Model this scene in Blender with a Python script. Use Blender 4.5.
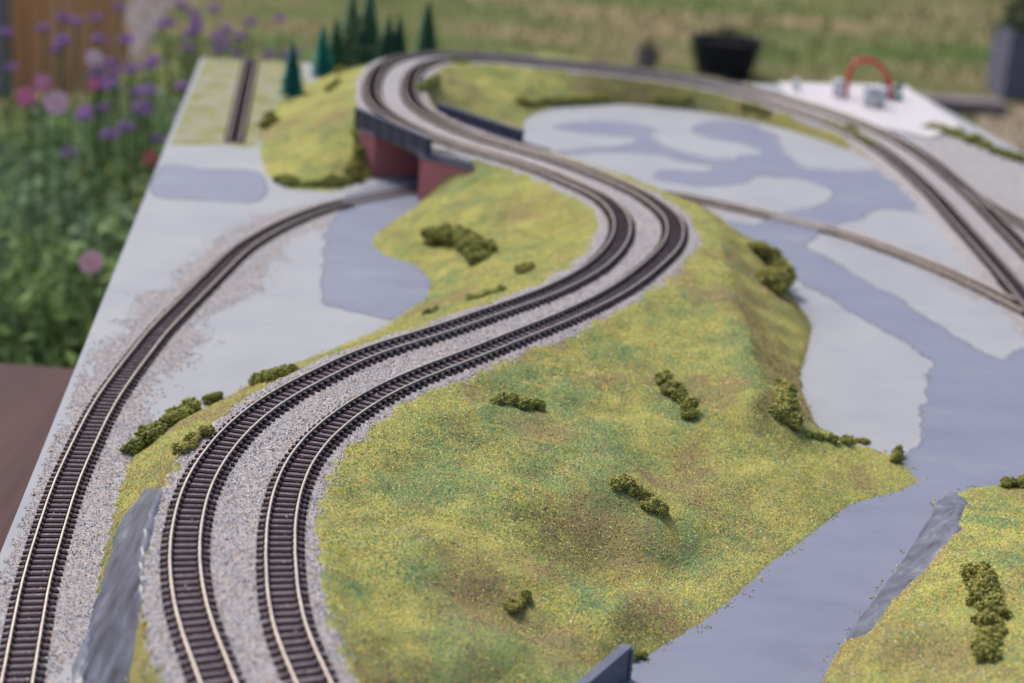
import bpy, bmesh, math, random
import numpy as np
from mathutils import Vector, Matrix

MM = 0.001                                   # the layout is planned in millimetres, Blender works in metres
scene = bpy.context.scene
for o in list(bpy.data.objects): bpy.data.objects.remove(o)

# ---------------------------------------------------------------- camera
CAM_H, PITCH, ROLL, FPX = 288.27, .341, -.07, 1600.0
cam_data = bpy.data.cameras.new('camera'); cam = bpy.data.objects.new('camera', cam_data)
scene.collection.objects.link(cam); scene.camera = cam
cam_data.sensor_width = 36; cam_data.sensor_fit = 'HORIZONTAL'; cam_data.lens = FPX / 1024 * 36
cam_data.clip_start = .01; cam_data.clip_end = 300
_f = Vector((0, math.cos(PITCH), -math.sin(PITCH))); _u = Vector((0, math.sin(PITCH), math.cos(PITCH))); _r = Vector((1, 0, 0))
_c, _s = math.cos(ROLL), math.sin(ROLL)
_cr = _c * _r - _s * _u; _cu = _s * _r + _c * _u
cam.matrix_world = Matrix(((_cr.x, _cu.x, -_f.x, 0), (_cr.y, _cu.y, -_f.y, 0), (_cr.z, _cu.z, -_f.z, CAM_H * MM), (0, 0, 0, 1)))
cam_data.dof.use_dof = True
cam_data.dof.focus_distance = .635
cam_data.dof.aperture_fstop = 9.0
cam_data.dof.aperture_blades = 0

# ---------------------------------------------------------------- sky, sun, exposure (bright overcast)
SUN_EL, SUN_AZ = math.radians(55), math.radians(-42)         # azimuth clockwise from straight ahead (+Y)
world = bpy.data.worlds.new('World'); scene.world = world; world.use_nodes = True
wn = world.node_tree; bg = wn.nodes['Background']
sky = wn.nodes.new('ShaderNodeTexSky'); sky.sky_type = 'NISHITA'; sky.sun_disc = False
sky.sun_elevation = SUN_EL; sky.sun_rotation = SUN_AZ; sky.air_density = 1.0; sky.dust_density = 3.8; sky.ozone_density = 1.0
wn.links.new(sky.outputs['Color'], bg.inputs['Color']); bg.inputs['Strength'].default_value = .088
sun_d = bpy.data.lights.new('sun', 'SUN'); sun_d.energy = 1.5; sun_d.angle = math.radians(18); sun_d.color = (1, .95, .89)
sun = bpy.data.objects.new('sun', sun_d); scene.collection.objects.link(sun)
_sd = Vector((math.sin(SUN_AZ) * math.cos(SUN_EL), math.cos(SUN_AZ) * math.cos(SUN_EL), math.sin(SUN_EL)))
sun.rotation_euler = _sd.to_track_quat('Z', 'Y').to_euler()
scene.view_settings.view_transform = 'Standard'; scene.view_settings.look = 'None'
scene.view_settings.exposure = 0.80; scene.view_settings.gamma = 1
scene.render.film_transparent = False

# plan of the layout in millimetres: x to the right, y away from the viewer, z above the baseboard
TRACK_OUTER = [(-43,330.5,36.5),(-46,335.8,36.5),(-48.9,341,36.5),(-51.8,346.3,36.5),(-54.6,351.6,36.5),(-57.4,356.9,36.5),(-60.1,362.2,36.5),(-62.8,367.6,36.5),(-65.4,373,36.5),(-68,378.4,36.5),(-70.5,383.9,36.5),(-73,389.4,36.5),(-75.4,394.9,36.5),(-77.8,400.4,36.5),(-80.1,405.9,36.5),(-82.4,411.5,36.5),(-84.7,417,36.5),(-87,422.6,36.5),(-89.2,428.1,36.5),(-91.3,433.8,36.5),(-93.4,439.4,36.5),(-95.3,445.1,36.5),(-97.1,450.8,36.5),(-98.8,456.6,36.5),(-100.4,462.4,36.5),(-101.9,468.2,36.5),(-103.3,474,36.5),(-104.5,479.9,36.5),(-105.7,485.8,36.5),(-106.7,491.7,36.5),(-107.6,497.6,36.5),(-108.4,503.6,36.5),(-109.1,509.6,36.5),(-109.7,515.5,36.5),(-110.2,521.5,36.5),(-110.5,527.5,36.5),(-110.7,533.5,36.5),(-110.7,539.5,36.5),(-110.6,545.5,36.5),(-110.3,551.5,36.5),(-109.9,557.5,36.5),(-109.3,563.5,36.5),(-108.7,569.5,36.5),(-107.9,575.4,36.5),(-106.9,581.3,36.5),(-105.8,587.2,36.5),(-104.5,593.1,36.5),(-103.1,599,36.5),(-101.5,604.7,36.5),(-99.8,610.5,36.5),(-97.9,616.2,36.5),(-95.8,621.8,36.5),(-93.6,627.4,36.5),(-91.2,632.9,36.5),(-88.7,638.3,36.5),(-86.1,643.8,36.5),(-83.4,649.2,36.5),(-80.7,654.5,36.5),(-78,659.9,36.5),(-75.3,665.2,36.5),(-72.4,670.5,36.5),(-69.4,675.7,36.5),(-66.2,680.8,36.5),(-62.9,685.8,36.5),(-59.4,690.7,36.5),(-55.8,695.5,36.5),(-52,700.2,36.5),(-48.2,704.8,36.5),(-44.4,709.4,36.5),(-40.6,714.1,36.5),(-36.8,718.8,36.5),(-33.1,723.5,36.5),(-29.5,728.3,36.5),(-25.9,733.1,36.5),(-22.4,737.9,36.5),(-18.9,742.8,36.5),(-15.4,747.7,36.5),(-11.9,752.6,36.5),(-8.3,757.4,36.5),(-4.8,762.3,36.5),(-1.3,767.2,36.5),(2.2,772,36.5),(5.7,776.9,36.5),(9.1,781.9,36.5),(12.4,786.8,36.5),(15.7,791.9,36.5),(18.9,797,36.5),(22,802.1,36.5),(24.9,807.4,36.5),(27.8,812.6,36.5),(30.6,818,36.5),(33.2,823.3,36.5),(35.8,828.8,36.5),(38.3,834.2,36.5),(40.7,839.7,36.5),(42.9,845.3,36.5),(45,850.9,36.5),(46.9,856.6,36.5),(48.8,862.4,36.5),(50.5,868.1,36.5),(52.1,873.9,36.5),(53.6,879.7,36.5),(55,885.6,36.5),(56.3,891.4,36.5),(57.4,897.3,36.5),(58.5,903.2,36.5),(59.4,909.2,36.5),(60.1,915.1,36.5),(60.7,921.1,36.5),(61.1,927.1,36.5),(61.4,933.1,36.5),(61.6,939.1,36.5),(61.6,945.1,36.5),(61.4,951.1,36.5),(61,957.1,36.5),(60.4,963.1,36.5),(59.6,969,36.5),(58.6,974.9,36.5),(57.4,980.8,36.5),(56,986.6,36.5),(54.4,992.4,36.5),(52.5,998.1,36.5),(50.2,1003.7,36.5),(47.7,1009.1,36.5),(44.9,1014.4,36.5),(41.9,1019.6,36.5),(38.7,1024.7,36.5),(35.6,1029.8,36.5),(32.4,1034.9,36.5),(29.2,1040,36.5),(25.9,1045.1,36.5),(22.6,1050.1,36.5),(19.3,1055.1,36.5),(15.8,1059.9,36.5),(12.1,1064.7,36.5),(8.3,1069.3,36.5),(4.4,1073.9,36.5),(0.4,1078.4,36.5),(-3.6,1082.8,36.5),(-7.7,1087.2,36.5),(-12,1091.5,36.5),(-16.3,1095.7,36.5),(-20.6,1099.8,36.5),(-25,1103.9,36.5),(-29.5,1107.9,36.5),(-33.9,1112,36.5),(-38.4,1116,36.5),(-42.8,1120.1,36.5),(-47.2,1124.2,36.5),(-51.4,1128.4,36.5),(-55.6,1132.7,36.5),(-59.6,1137.2,36.5),(-63.5,1141.8,36.5),(-67.2,1146.5,36.5),(-70.8,1151.3,36.5),(-74.3,1156.2,36.5),(-77.6,1161.2,36.5),(-80.8,1166.3,36.5),(-83.9,1171.4,36.5),(-87,1176.6,36.5),(-90,1181.8,36.5),(-92.9,1187,36.5),(-95.7,1192.3,36.5),(-98.4,1197.7,36.5),(-101,1203.1,36.5),(-103.5,1208.6,36.5),(-106,1214,36.5),(-108.3,1219.6,36.5),(-110.6,1225.1,36.5),(-112.8,1230.7,36.5),(-114.9,1236.3,36.5),(-116.8,1242,36.5),(-118.5,1247.8,36.5),(-120.1,1253.6,36.5),(-121.6,1259.4,36.5),(-123,1265.2,36.5),(-124.3,1271.1,36.5),(-125.4,1277,36.5),(-126.4,1282.9,36.5),(-127.2,1288.9,36.5),(-128.1,1294.8,36.5),(-128.8,1300.8,36.5),(-129.5,1306.7,36.5),(-130.1,1312.7,36.4),(-130.7,1318.7,36.4),(-131.2,1324.7,36.4),(-131.7,1330.7,36.3),(-132.2,1336.6,36.3),(-132.6,1342.6,36.2),(-133,1348.6,36.2),(-133.3,1354.6,36.1),(-133.5,1360.6,36.1),(-133.7,1366.6,36),(-133.9,1372.6,36),(-134,1378.6,35.9),(-134.1,1384.6,35.9),(-134.2,1390.6,35.9),(-134.2,1396.6,35.8),(-134,1402.6,35.8),(-133.8,1408.6,35.7),(-133.4,1414.6,35.7),(-133,1420.6,35.6),(-132.4,1426.6,35.6),(-131.8,1432.6,35.5),(-131.1,1438.5,35.5),(-130.3,1444.5,35.4),(-129.2,1450.4,35.4),(-128,1456.3,35.3),(-126.5,1462.1,35.2),(-124.8,1467.9,35.2),(-123,1473.6,35.1),(-121.1,1479.3,35),(-119,1484.9,34.8),(-116.8,1490.5,34.6),(-114.5,1496,34.3),(-112.1,1501.5,34),(-109.5,1507,33.7),(-106.8,1512.3,33.4),(-104,1517.6,33.1),(-100.9,1522.8,32.8),(-97.6,1527.7,32.4),(-94,1532.6,32.1),(-90.2,1537.2,31.8),(-86.2,1541.7,31.5),(-82.1,1546.1,31.1),(-77.6,1550.1,30.8),(-72.9,1553.8,30.5),(-67.8,1557,30.2),(-62.5,1559.8,29.9),(-57,1562.3,29.6),(-51.5,1564.6,29.3),(-45.9,1566.8,29),(-40.2,1568.8,28.7),(-34.5,1570.5,28.5),(-28.7,1572,28.2),(-22.8,1573.1,27.9),(-16.8,1574,27.7),(-10.9,1574.8,27.5),(-4.9,1575.4,27.2),(1.1,1576,27),(7,1576.6,26.8),(13,1577.2,26.6),(19,1577.8,26.3),(25,1578.3,26.1),(31,1578.7,25.8),(37,1579.1,25.6),(43,1579.5,25.3),(49,1579.8,25),(55,1580.1,24.7),(60.9,1580.4,24.5),(66.9,1580.7,24.2),(72.9,1580.9,23.9),(78.9,1581.1,23.6),(85,1581.2,23.4),(91,1581.2,23.1),(97,1581.1,22.8),(103,1580.9,22.5),(109,1580.6,22.2),(115,1580.4,22),(121,1580.1,21.7),(127,1579.7,21.4),(132.9,1579.2,21.1),(138.9,1578.6,20.8),(144.8,1577.6,20.6),(150.7,1576.4,20.3),(156.5,1574.8,20),(162.2,1573,19.7),(167.9,1571.1,19.4),(173.6,1569.1,19.1),(179.2,1567,18.8),(184.8,1564.9,18.5),(190.4,1562.6,18.2),(195.9,1560.1,17.9),(201.2,1557.4,17.6),(206.4,1554.5,17.2),(211.6,1551.3,16.9),(216.6,1548.1,16.6),(221.6,1544.7,16.2),(226.5,1541.3,15.9),(231.4,1537.7,15.6),(236.1,1534.1,15.3),(240.7,1530.2,14.9),(245.1,1526.1,14.6),(249.4,1521.9,14.4),(253.5,1517.6,14.1),(257.6,1513.2,13.8),(261.7,1508.8,13.5),(265.7,1504.3,13.2),(269.7,1499.8,13),(273.6,1495.2,12.7),(277.4,1490.6,12.4),(281.1,1485.8,12.1),(284.7,1481.1,11.8),(288.4,1476.3,11.5),(291.9,1471.4,11.2),(295.3,1466.5,10.9),(298.6,1461.5,10.6),(301.8,1456.4,10.2),(304.7,1451.2,9.9),(307.6,1445.9,9.6),(310.3,1440.5,9.3),(313,1435.2,9),(315.7,1429.8,8.7),(318.2,1424.3,8.4),(320.6,1418.8,8.1),(322.9,1413.3,7.8),(325.2,1407.7,7.5),(327.3,1402.1,7.1),(329.3,1396.5,6.8),(331.3,1390.8,6.5),(333,1385,6.3),(334.5,1379.2,6),(335.9,1373.4,5.8),(337,1367.5,5.7),(338.1,1361.6,5.5),(339.1,1355.6,5.4),(340.1,1349.7,5.2),(341,1343.8,5.1),(341.9,1337.8,5),(342.8,1331.9,4.8),(343.5,1325.9,4.7),(344.2,1320,4.6),(344.8,1314,4.4),(345.3,1308,4.3),(345.8,1302,4.2),(346.3,1296,4.1),(346.7,1290.1,3.9),(347.2,1284.1,3.8),(347.7,1278.1,3.7),(348.1,1272.1,3.6),(348.6,1266.1,3.4),(349.1,1260.1,3.3),(349.5,1254.1,3.2),(349.9,1248.1,3),(350.4,1242.2,2.8),(350.8,1236.2,2.7),(351.2,1230.2,2.5),(351.5,1224.2,2.3),(351.8,1218.2,2.2),(352,1212.2,2.1),(352.1,1206.2,2),(352.1,1200.2,2),(352.1,1194.2,2),(352,1188.2,1.9),(352,1182.2,1.9),(351.9,1176.2,1.9),(351.8,1170.2,1.9),(351.8,1164.1,1.9),(351.7,1158.1,1.9),(351.7,1152.1,1.9),(351.7,1146.1,1.9),(351.7,1140.1,1.8),(351.7,1134.1,1.8),(351.7,1128.1,1.8),(351.7,1122.1,1.8),(351.7,1116.1,1.8),(351.7,1110.1,1.8),(351.7,1104.1,1.8),(351.7,1098.1,1.8),(351.7,1092.1,1.8),(351.6,1086.1,1.7),(351.6,1080.1,1.7),(351.6,1074.1,1.7),(351.5,1068.1,1.7),(351.5,1062.1,1.7),(351.4,1056.1,1.7),(351.4,1050.1,1.7),(351.3,1044.1,1.7),(351.3,1038.1,1.7),(351.3,1032,1.7),(351.2,1026,1.7),(351.2,1020,1.7),(351.1,1014,1.6),(351.1,1008,1.6),(351,1002,1.6),(350.9,996,1.6),(350.8,990,1.6),(350.6,984,1.6),(350.5,978,1.6),(350.3,972,1.6),(350.1,966,1.6),(349.9,960,1.6),(349.8,954,1.6),(349.6,948,1.6),(349.4,942,1.6),(349.2,936,1.6),(349.1,930,1.6),(348.9,924,1.6),(348.7,918,1.5),(348.6,912,1.5),(348.4,906,1.5),(348.2,900,1.5),(348,894,1.5),(347.9,888,1.5),(347.7,882,1.5),(347.5,876,1.5),(347.3,870,1.5),(347.2,864,1.5),(347,858,1.5),(346.8,852,1.5),(346.7,846,1.5),(346.5,840,1.5),(346.3,834,1.5),(346.1,828,1.5),(346,822,1.5),(345.8,815.9,1.5),(345.6,809.9,1.5),(345.4,803.9,1.5),(345.3,797.9,1.5),(345.1,791.9,1.5),(344.9,785.9,1.5),(344.7,779.9,1.5),(344.6,773.9,1.5),(344.4,767.9,1.5),(344.2,761.9,1.5),(344.1,755.9,1.5),(343.9,749.9,1.5),(343.7,743.9,1.5),(343.5,737.9,1.5),(343.4,731.9,1.5),(343.2,725.9,1.5),(343,719.9,1.5),(342.8,713.9,1.5),(342.7,707.9,1.5),(342.5,701.9,1.5),(342.3,695.9,1.5),(342.2,689.9,1.5),(342,683.9,1.5),(341.8,677.9,1.5),(341.6,671.9,1.5),(341.5,665.9,1.5),(341.3,659.9,1.5),(341.1,653.9,1.5),(340.9,647.9,1.5),(340.8,641.9,1.5)]
TRACK_INNER = [(-13.9,331.7,36.5),(-17.1,336.8,36.5),(-20.2,341.9,36.5),(-23.3,347.1,36.5),(-26.3,352.3,36.5),(-29.2,357.6,36.5),(-32,362.9,36.5),(-34.7,368.2,36.5),(-37.4,373.6,36.5),(-40,379,36.5),(-42.5,384.5,36.5),(-45,390,36.5),(-47.3,395.5,36.5),(-49.6,401.1,36.5),(-51.8,406.7,36.5),(-54,412.3,36.5),(-56.2,417.8,36.5),(-58.3,423.5,36.5),(-60.3,429.1,36.5),(-62.2,434.8,36.5),(-63.9,440.6,36.5),(-65.4,446.4,36.5),(-66.9,452.3,36.5),(-68.2,458.1,36.5),(-69.4,464,36.5),(-70.5,469.9,36.5),(-71.6,475.8,36.5),(-72.7,481.7,36.5),(-73.6,487.7,36.5),(-74.5,493.6,36.5),(-75.4,499.6,36.5),(-76.1,505.5,36.5),(-76.7,511.5,36.5),(-77.2,517.5,36.5),(-77.6,523.5,36.5),(-77.9,529.5,36.5),(-78,535.5,36.5),(-78,541.5,36.5),(-77.9,547.5,36.5),(-77.6,553.5,36.5),(-77.1,559.5,36.5),(-76.4,565.5,36.5),(-75.5,571.4,36.5),(-74.5,577.3,36.5),(-73.3,583.2,36.5),(-71.8,589,36.5),(-70.2,594.8,36.5),(-68.4,600.6,36.5),(-66.5,606.3,36.5),(-64.5,611.9,36.5),(-62.3,617.5,36.5),(-59.9,623.1,36.5),(-57.5,628.5,36.5),(-54.9,633.9,36.5),(-52.1,639.3,36.5),(-49.2,644.5,36.5),(-46.2,649.7,36.5),(-43,654.8,36.5),(-39.8,659.9,36.5),(-36.4,664.9,36.5),(-33,669.8,36.5),(-29.5,674.7,36.5),(-26,679.6,36.5),(-22.5,684.5,36.5),(-19,689.4,36.5),(-15.5,694.3,36.5),(-12.1,699.2,36.5),(-8.7,704.2,36.5),(-5.4,709.2,36.5),(-2,714.1,36.5),(1.4,719.1,36.5),(4.8,724.1,36.5),(8.2,729,36.5),(11.6,734,36.5),(15,738.9,36.5),(18.4,743.9,36.5),(21.7,748.9,36.5),(25,753.9,36.5),(28.2,759,36.5),(31.3,764.1,36.5),(34.4,769.3,36.5),(37.5,774.5,36.5),(40.5,779.7,36.5),(43.5,784.9,36.5),(46.4,790.2,36.5),(49.2,795.5,36.5),(51.9,800.8,36.5),(54.6,806.2,36.5),(57.1,811.6,36.5),(59.6,817.1,36.5),(62,822.6,36.5),(64.3,828.2,36.5),(66.6,833.7,36.5),(68.8,839.3,36.5),(70.9,844.9,36.5),(73,850.6,36.5),(75.1,856.2,36.5),(77.1,861.9,36.5),(79.1,867.5,36.5),(81,873.2,36.5),(82.9,879,36.5),(84.7,884.7,36.5),(86.3,890.5,36.5),(87.8,896.3,36.5),(89.2,902.1,36.5),(90.3,908,36.5),(91.3,914,36.5),(92.2,919.9,36.5),(92.8,925.9,36.5),(93.4,931.9,36.5),(93.7,937.9,36.5),(94,943.9,36.5),(94,949.9,36.5),(93.8,955.9,36.5),(93.3,961.9,36.5),(92.5,967.8,36.5),(91.4,973.7,36.5),(90.1,979.6,36.5),(88.7,985.5,36.5),(87.1,991.3,36.5),(85.5,997,36.5),(83.6,1002.8,36.5),(81.6,1008.4,36.5),(79.4,1014,36.5),(77,1019.5,36.5),(74.4,1024.9,36.5),(71.7,1030.3,36.5),(68.7,1035.5,36.5),(65.7,1040.7,36.5),(62.6,1045.8,36.5),(59.4,1051,36.5),(56.2,1056,36.5),(52.9,1061.1,36.5),(49.6,1066.1,36.5),(46.2,1071,36.5),(42.7,1075.9,36.5),(39.1,1080.7,36.5),(35.4,1085.5,36.5),(31.6,1090.1,36.5),(27.7,1094.7,36.5),(23.8,1099.2,36.5),(19.7,1103.7,36.5),(15.6,1108,36.5),(11.4,1112.4,36.5),(7.1,1116.6,36.5),(2.8,1120.8,36.5),(-1.5,1124.9,36.5),(-5.9,1129,36.5),(-10.3,1133.1,36.5),(-14.7,1137.2,36.5),(-19.1,1141.3,36.5),(-23.4,1145.5,36.5),(-27.7,1149.7,36.5),(-31.8,1154.1,36.5),(-35.8,1158.6,36.5),(-39.7,1163.2,36.5),(-43.4,1167.9,36.5),(-46.9,1172.8,36.5),(-50.3,1177.7,36.5),(-53.6,1182.7,36.5),(-56.8,1187.8,36.5),(-59.8,1193,36.5),(-62.8,1198.2,36.5),(-65.7,1203.5,36.5),(-68.5,1208.8,36.5),(-71.1,1214.2,36.5),(-73.7,1219.7,36.5),(-76.2,1225.1,36.5),(-78.6,1230.7,36.5),(-80.8,1236.2,36.5),(-83,1241.8,36.5),(-85,1247.5,36.5),(-86.9,1253.2,36.5),(-88.6,1259,36.5),(-90.2,1264.8,36.5),(-91.6,1270.6,36.5),(-92.9,1276.5,36.5),(-94,1282.4,36.5),(-95.1,1288.3,36.5),(-96,1294.2,36.5),(-96.8,1300.2,36.5),(-97.6,1306.1,36.5),(-98.3,1312.1,36.4),(-98.9,1318.1,36.4),(-99.5,1324.1,36.4),(-100,1330.1,36.3),(-100.4,1336,36.3),(-100.9,1342,36.2),(-101.3,1348,36.2),(-101.6,1354,36.1),(-101.9,1360,36.1),(-102.1,1366,36),(-102.3,1372,36),(-102.4,1378.1,36),(-102.5,1384.1,35.9),(-102.5,1390.1,35.9),(-102.4,1396.1,35.8),(-102.3,1402.1,35.8),(-102,1408.1,35.7),(-101.7,1414.1,35.7),(-101.2,1420.1,35.6),(-100.6,1426.1,35.5),(-99.8,1432,35.5),(-99,1438,35.4),(-97.9,1443.9,35.4),(-96.6,1449.8,35.3),(-95.1,1455.6,35.2),(-93.4,1461.3,35.1),(-91.6,1467.1,34.9),(-89.6,1472.7,34.7),(-87.4,1478.3,34.5),(-85.1,1483.9,34.2),(-82.6,1489.3,33.9),(-79.9,1494.7,33.6),(-77,1500,33.2),(-73.9,1505.1,32.8),(-70.5,1510.1,32.3),(-66.7,1514.8,31.9),(-62.7,1519.2,31.4),(-58.3,1523.3,31),(-53.6,1527,30.5),(-48.5,1530.2,30.1),(-43.2,1533,29.6),(-37.7,1535.5,29.2),(-32.1,1537.5,28.9),(-26.3,1539.3,28.5),(-20.5,1540.8,28.2),(-14.6,1542,27.9),(-8.7,1543,27.6),(-2.7,1543.8,27.3),(3.3,1544.5,27.1),(9.2,1545.1,26.8),(15.2,1545.7,26.6),(21.2,1546.2,26.3),(27.2,1546.7,26.1),(33.2,1547.2,25.8),(39.2,1547.6,25.5),(45.2,1548,25.3),(51.2,1548.3,25),(57.2,1548.6,24.7),(63.2,1548.9,24.4),(69.2,1549.1,24.1),(75.2,1549.3,23.8),(81.2,1549.4,23.6),(87.2,1549.5,23.3),(93.2,1549.5,23),(99.2,1549.3,22.7),(105.2,1549.1,22.4),(111.2,1548.9,22.1),(117.2,1548.5,21.8),(123.2,1548.1,21.4),(129.2,1547.4,21.1),(135.1,1546.6,20.8),(141.1,1545.5,20.4),(146.9,1544.1,20.1),(152.7,1542.5,19.7),(158.4,1540.7,19.4),(164.1,1538.7,19),(169.7,1536.6,18.7),(175.3,1534.3,18.3),(180.7,1531.8,17.9),(186.1,1529.1,17.6),(191.3,1526.2,17.2),(196.5,1523.1,16.8),(201.5,1519.8,16.4),(206.5,1516.4,16),(211.3,1512.8,15.6),(216,1509.1,15.3),(220.6,1505.2,14.9),(225,1501.1,14.5),(229.3,1496.9,14.2),(233.5,1492.6,13.9),(237.6,1488.2,13.6),(241.6,1483.7,13.3),(245.5,1479.2,12.9),(249.4,1474.6,12.6),(253.2,1469.9,12.3),(256.9,1465.2,12),(260.6,1460.4,11.7),(264.1,1455.6,11.3),(267.6,1450.7,11),(270.9,1445.6,10.6),(274,1440.5,10.3),(277.1,1435.3,9.9),(280,1430.1,9.6),(282.8,1424.8,9.3),(285.4,1419.4,8.9),(288,1413.9,8.6),(290.5,1408.5,8.2),(292.8,1402.9,7.9),(295.1,1397.4,7.5),(297.2,1391.8,7.2),(299.2,1386.1,6.9),(301,1380.4,6.6),(302.7,1374.6,6.3),(304.2,1368.8,6),(305.5,1362.9,5.8),(306.7,1357,5.6),(307.8,1351.1,5.4),(308.8,1345.2,5.3),(309.7,1339.2,5.1),(310.6,1333.3,5),(311.4,1327.3,4.8),(312.2,1321.4,4.7),(312.8,1315.4,4.5),(313.4,1309.4,4.4),(314,1303.4,4.3),(314.5,1297.5,4.2),(315,1291.5,4),(315.5,1285.5,3.9),(316,1279.5,3.8),(316.4,1273.5,3.7),(316.9,1267.5,3.5),(317.3,1261.5,3.4),(317.8,1255.5,3.2),(318.2,1249.5,3.1),(318.7,1243.5,2.9),(319.1,1237.5,2.8),(319.4,1231.5,2.6),(319.8,1225.5,2.5),(320.1,1219.5,2.3),(320.3,1213.5,2.2),(320.4,1207.5,2.1),(320.5,1201.5,2.1),(320.5,1195.5,2),(320.5,1189.5,2),(320.5,1183.5,1.9),(320.4,1177.5,1.9),(320.4,1171.5,1.9),(320.3,1165.5,1.9),(320.3,1159.4,1.9),(320.2,1153.4,1.9),(320.2,1147.4,1.9),(320.2,1141.4,1.8),(320.2,1135.4,1.8),(320.2,1129.4,1.8),(320.2,1123.4,1.8),(320.2,1117.4,1.8),(320.2,1111.4,1.8),(320.2,1105.4,1.8),(320.2,1099.4,1.8),(320.1,1093.3,1.8),(320.1,1087.3,1.7),(320.1,1081.3,1.7),(320.1,1075.3,1.7),(320,1069.3,1.7),(320,1063.3,1.7),(319.9,1057.3,1.7),(319.9,1051.3,1.7),(319.9,1045.3,1.7),(319.8,1039.3,1.7),(319.8,1033.3,1.7),(319.7,1027.2,1.7),(319.7,1021.2,1.7),(319.6,1015.2,1.6),(319.5,1009.2,1.6),(319.4,1003.2,1.6),(319.3,997.2,1.6),(319.2,991.2,1.6),(319.1,985.2,1.6),(319,979.2,1.6),(318.8,973.2,1.6),(318.6,967.2,1.6),(318.5,961.2,1.6),(318.3,955.1,1.6),(318.1,949.1,1.6),(317.9,943.1,1.6),(317.8,937.1,1.6),(317.6,931.1,1.6),(317.4,925.1,1.6),(317.2,919.1,1.5),(317.1,913.1,1.5),(316.9,907.1,1.5),(316.7,901.1,1.5),(316.6,895.1,1.5),(316.4,889.1,1.5),(316.2,883.1,1.5),(316,877.1,1.5),(315.9,871.1,1.5),(315.7,865,1.5),(315.5,859,1.5),(315.3,853,1.5),(315.2,847,1.5),(315,841,1.5),(314.8,835,1.5),(314.7,829,1.5),(314.5,823,1.5),(314.3,817,1.5),(314.1,811,1.5),(314,805,1.5),(313.8,799,1.5),(313.6,793,1.5),(313.4,787,1.5),(313.3,780.9,1.5),(313.1,774.9,1.5),(312.9,768.9,1.5),(312.7,762.9,1.5),(312.6,756.9,1.5),(312.4,750.9,1.5),(312.2,744.9,1.5),(312.1,738.9,1.5),(311.9,732.9,1.5),(311.7,726.9,1.5),(311.5,720.9,1.5),(311.4,714.9,1.5),(311.2,708.9,1.5),(311,702.9,1.5),(310.8,696.9,1.5),(310.7,690.8,1.5),(310.5,684.8,1.5),(310.3,678.8,1.5),(310.1,672.8,1.5),(310,666.8,1.5),(309.8,660.8,1.5),(309.6,654.8,1.5),(309.5,648.8,1.5),(309.3,642.8,1.5)]
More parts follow.
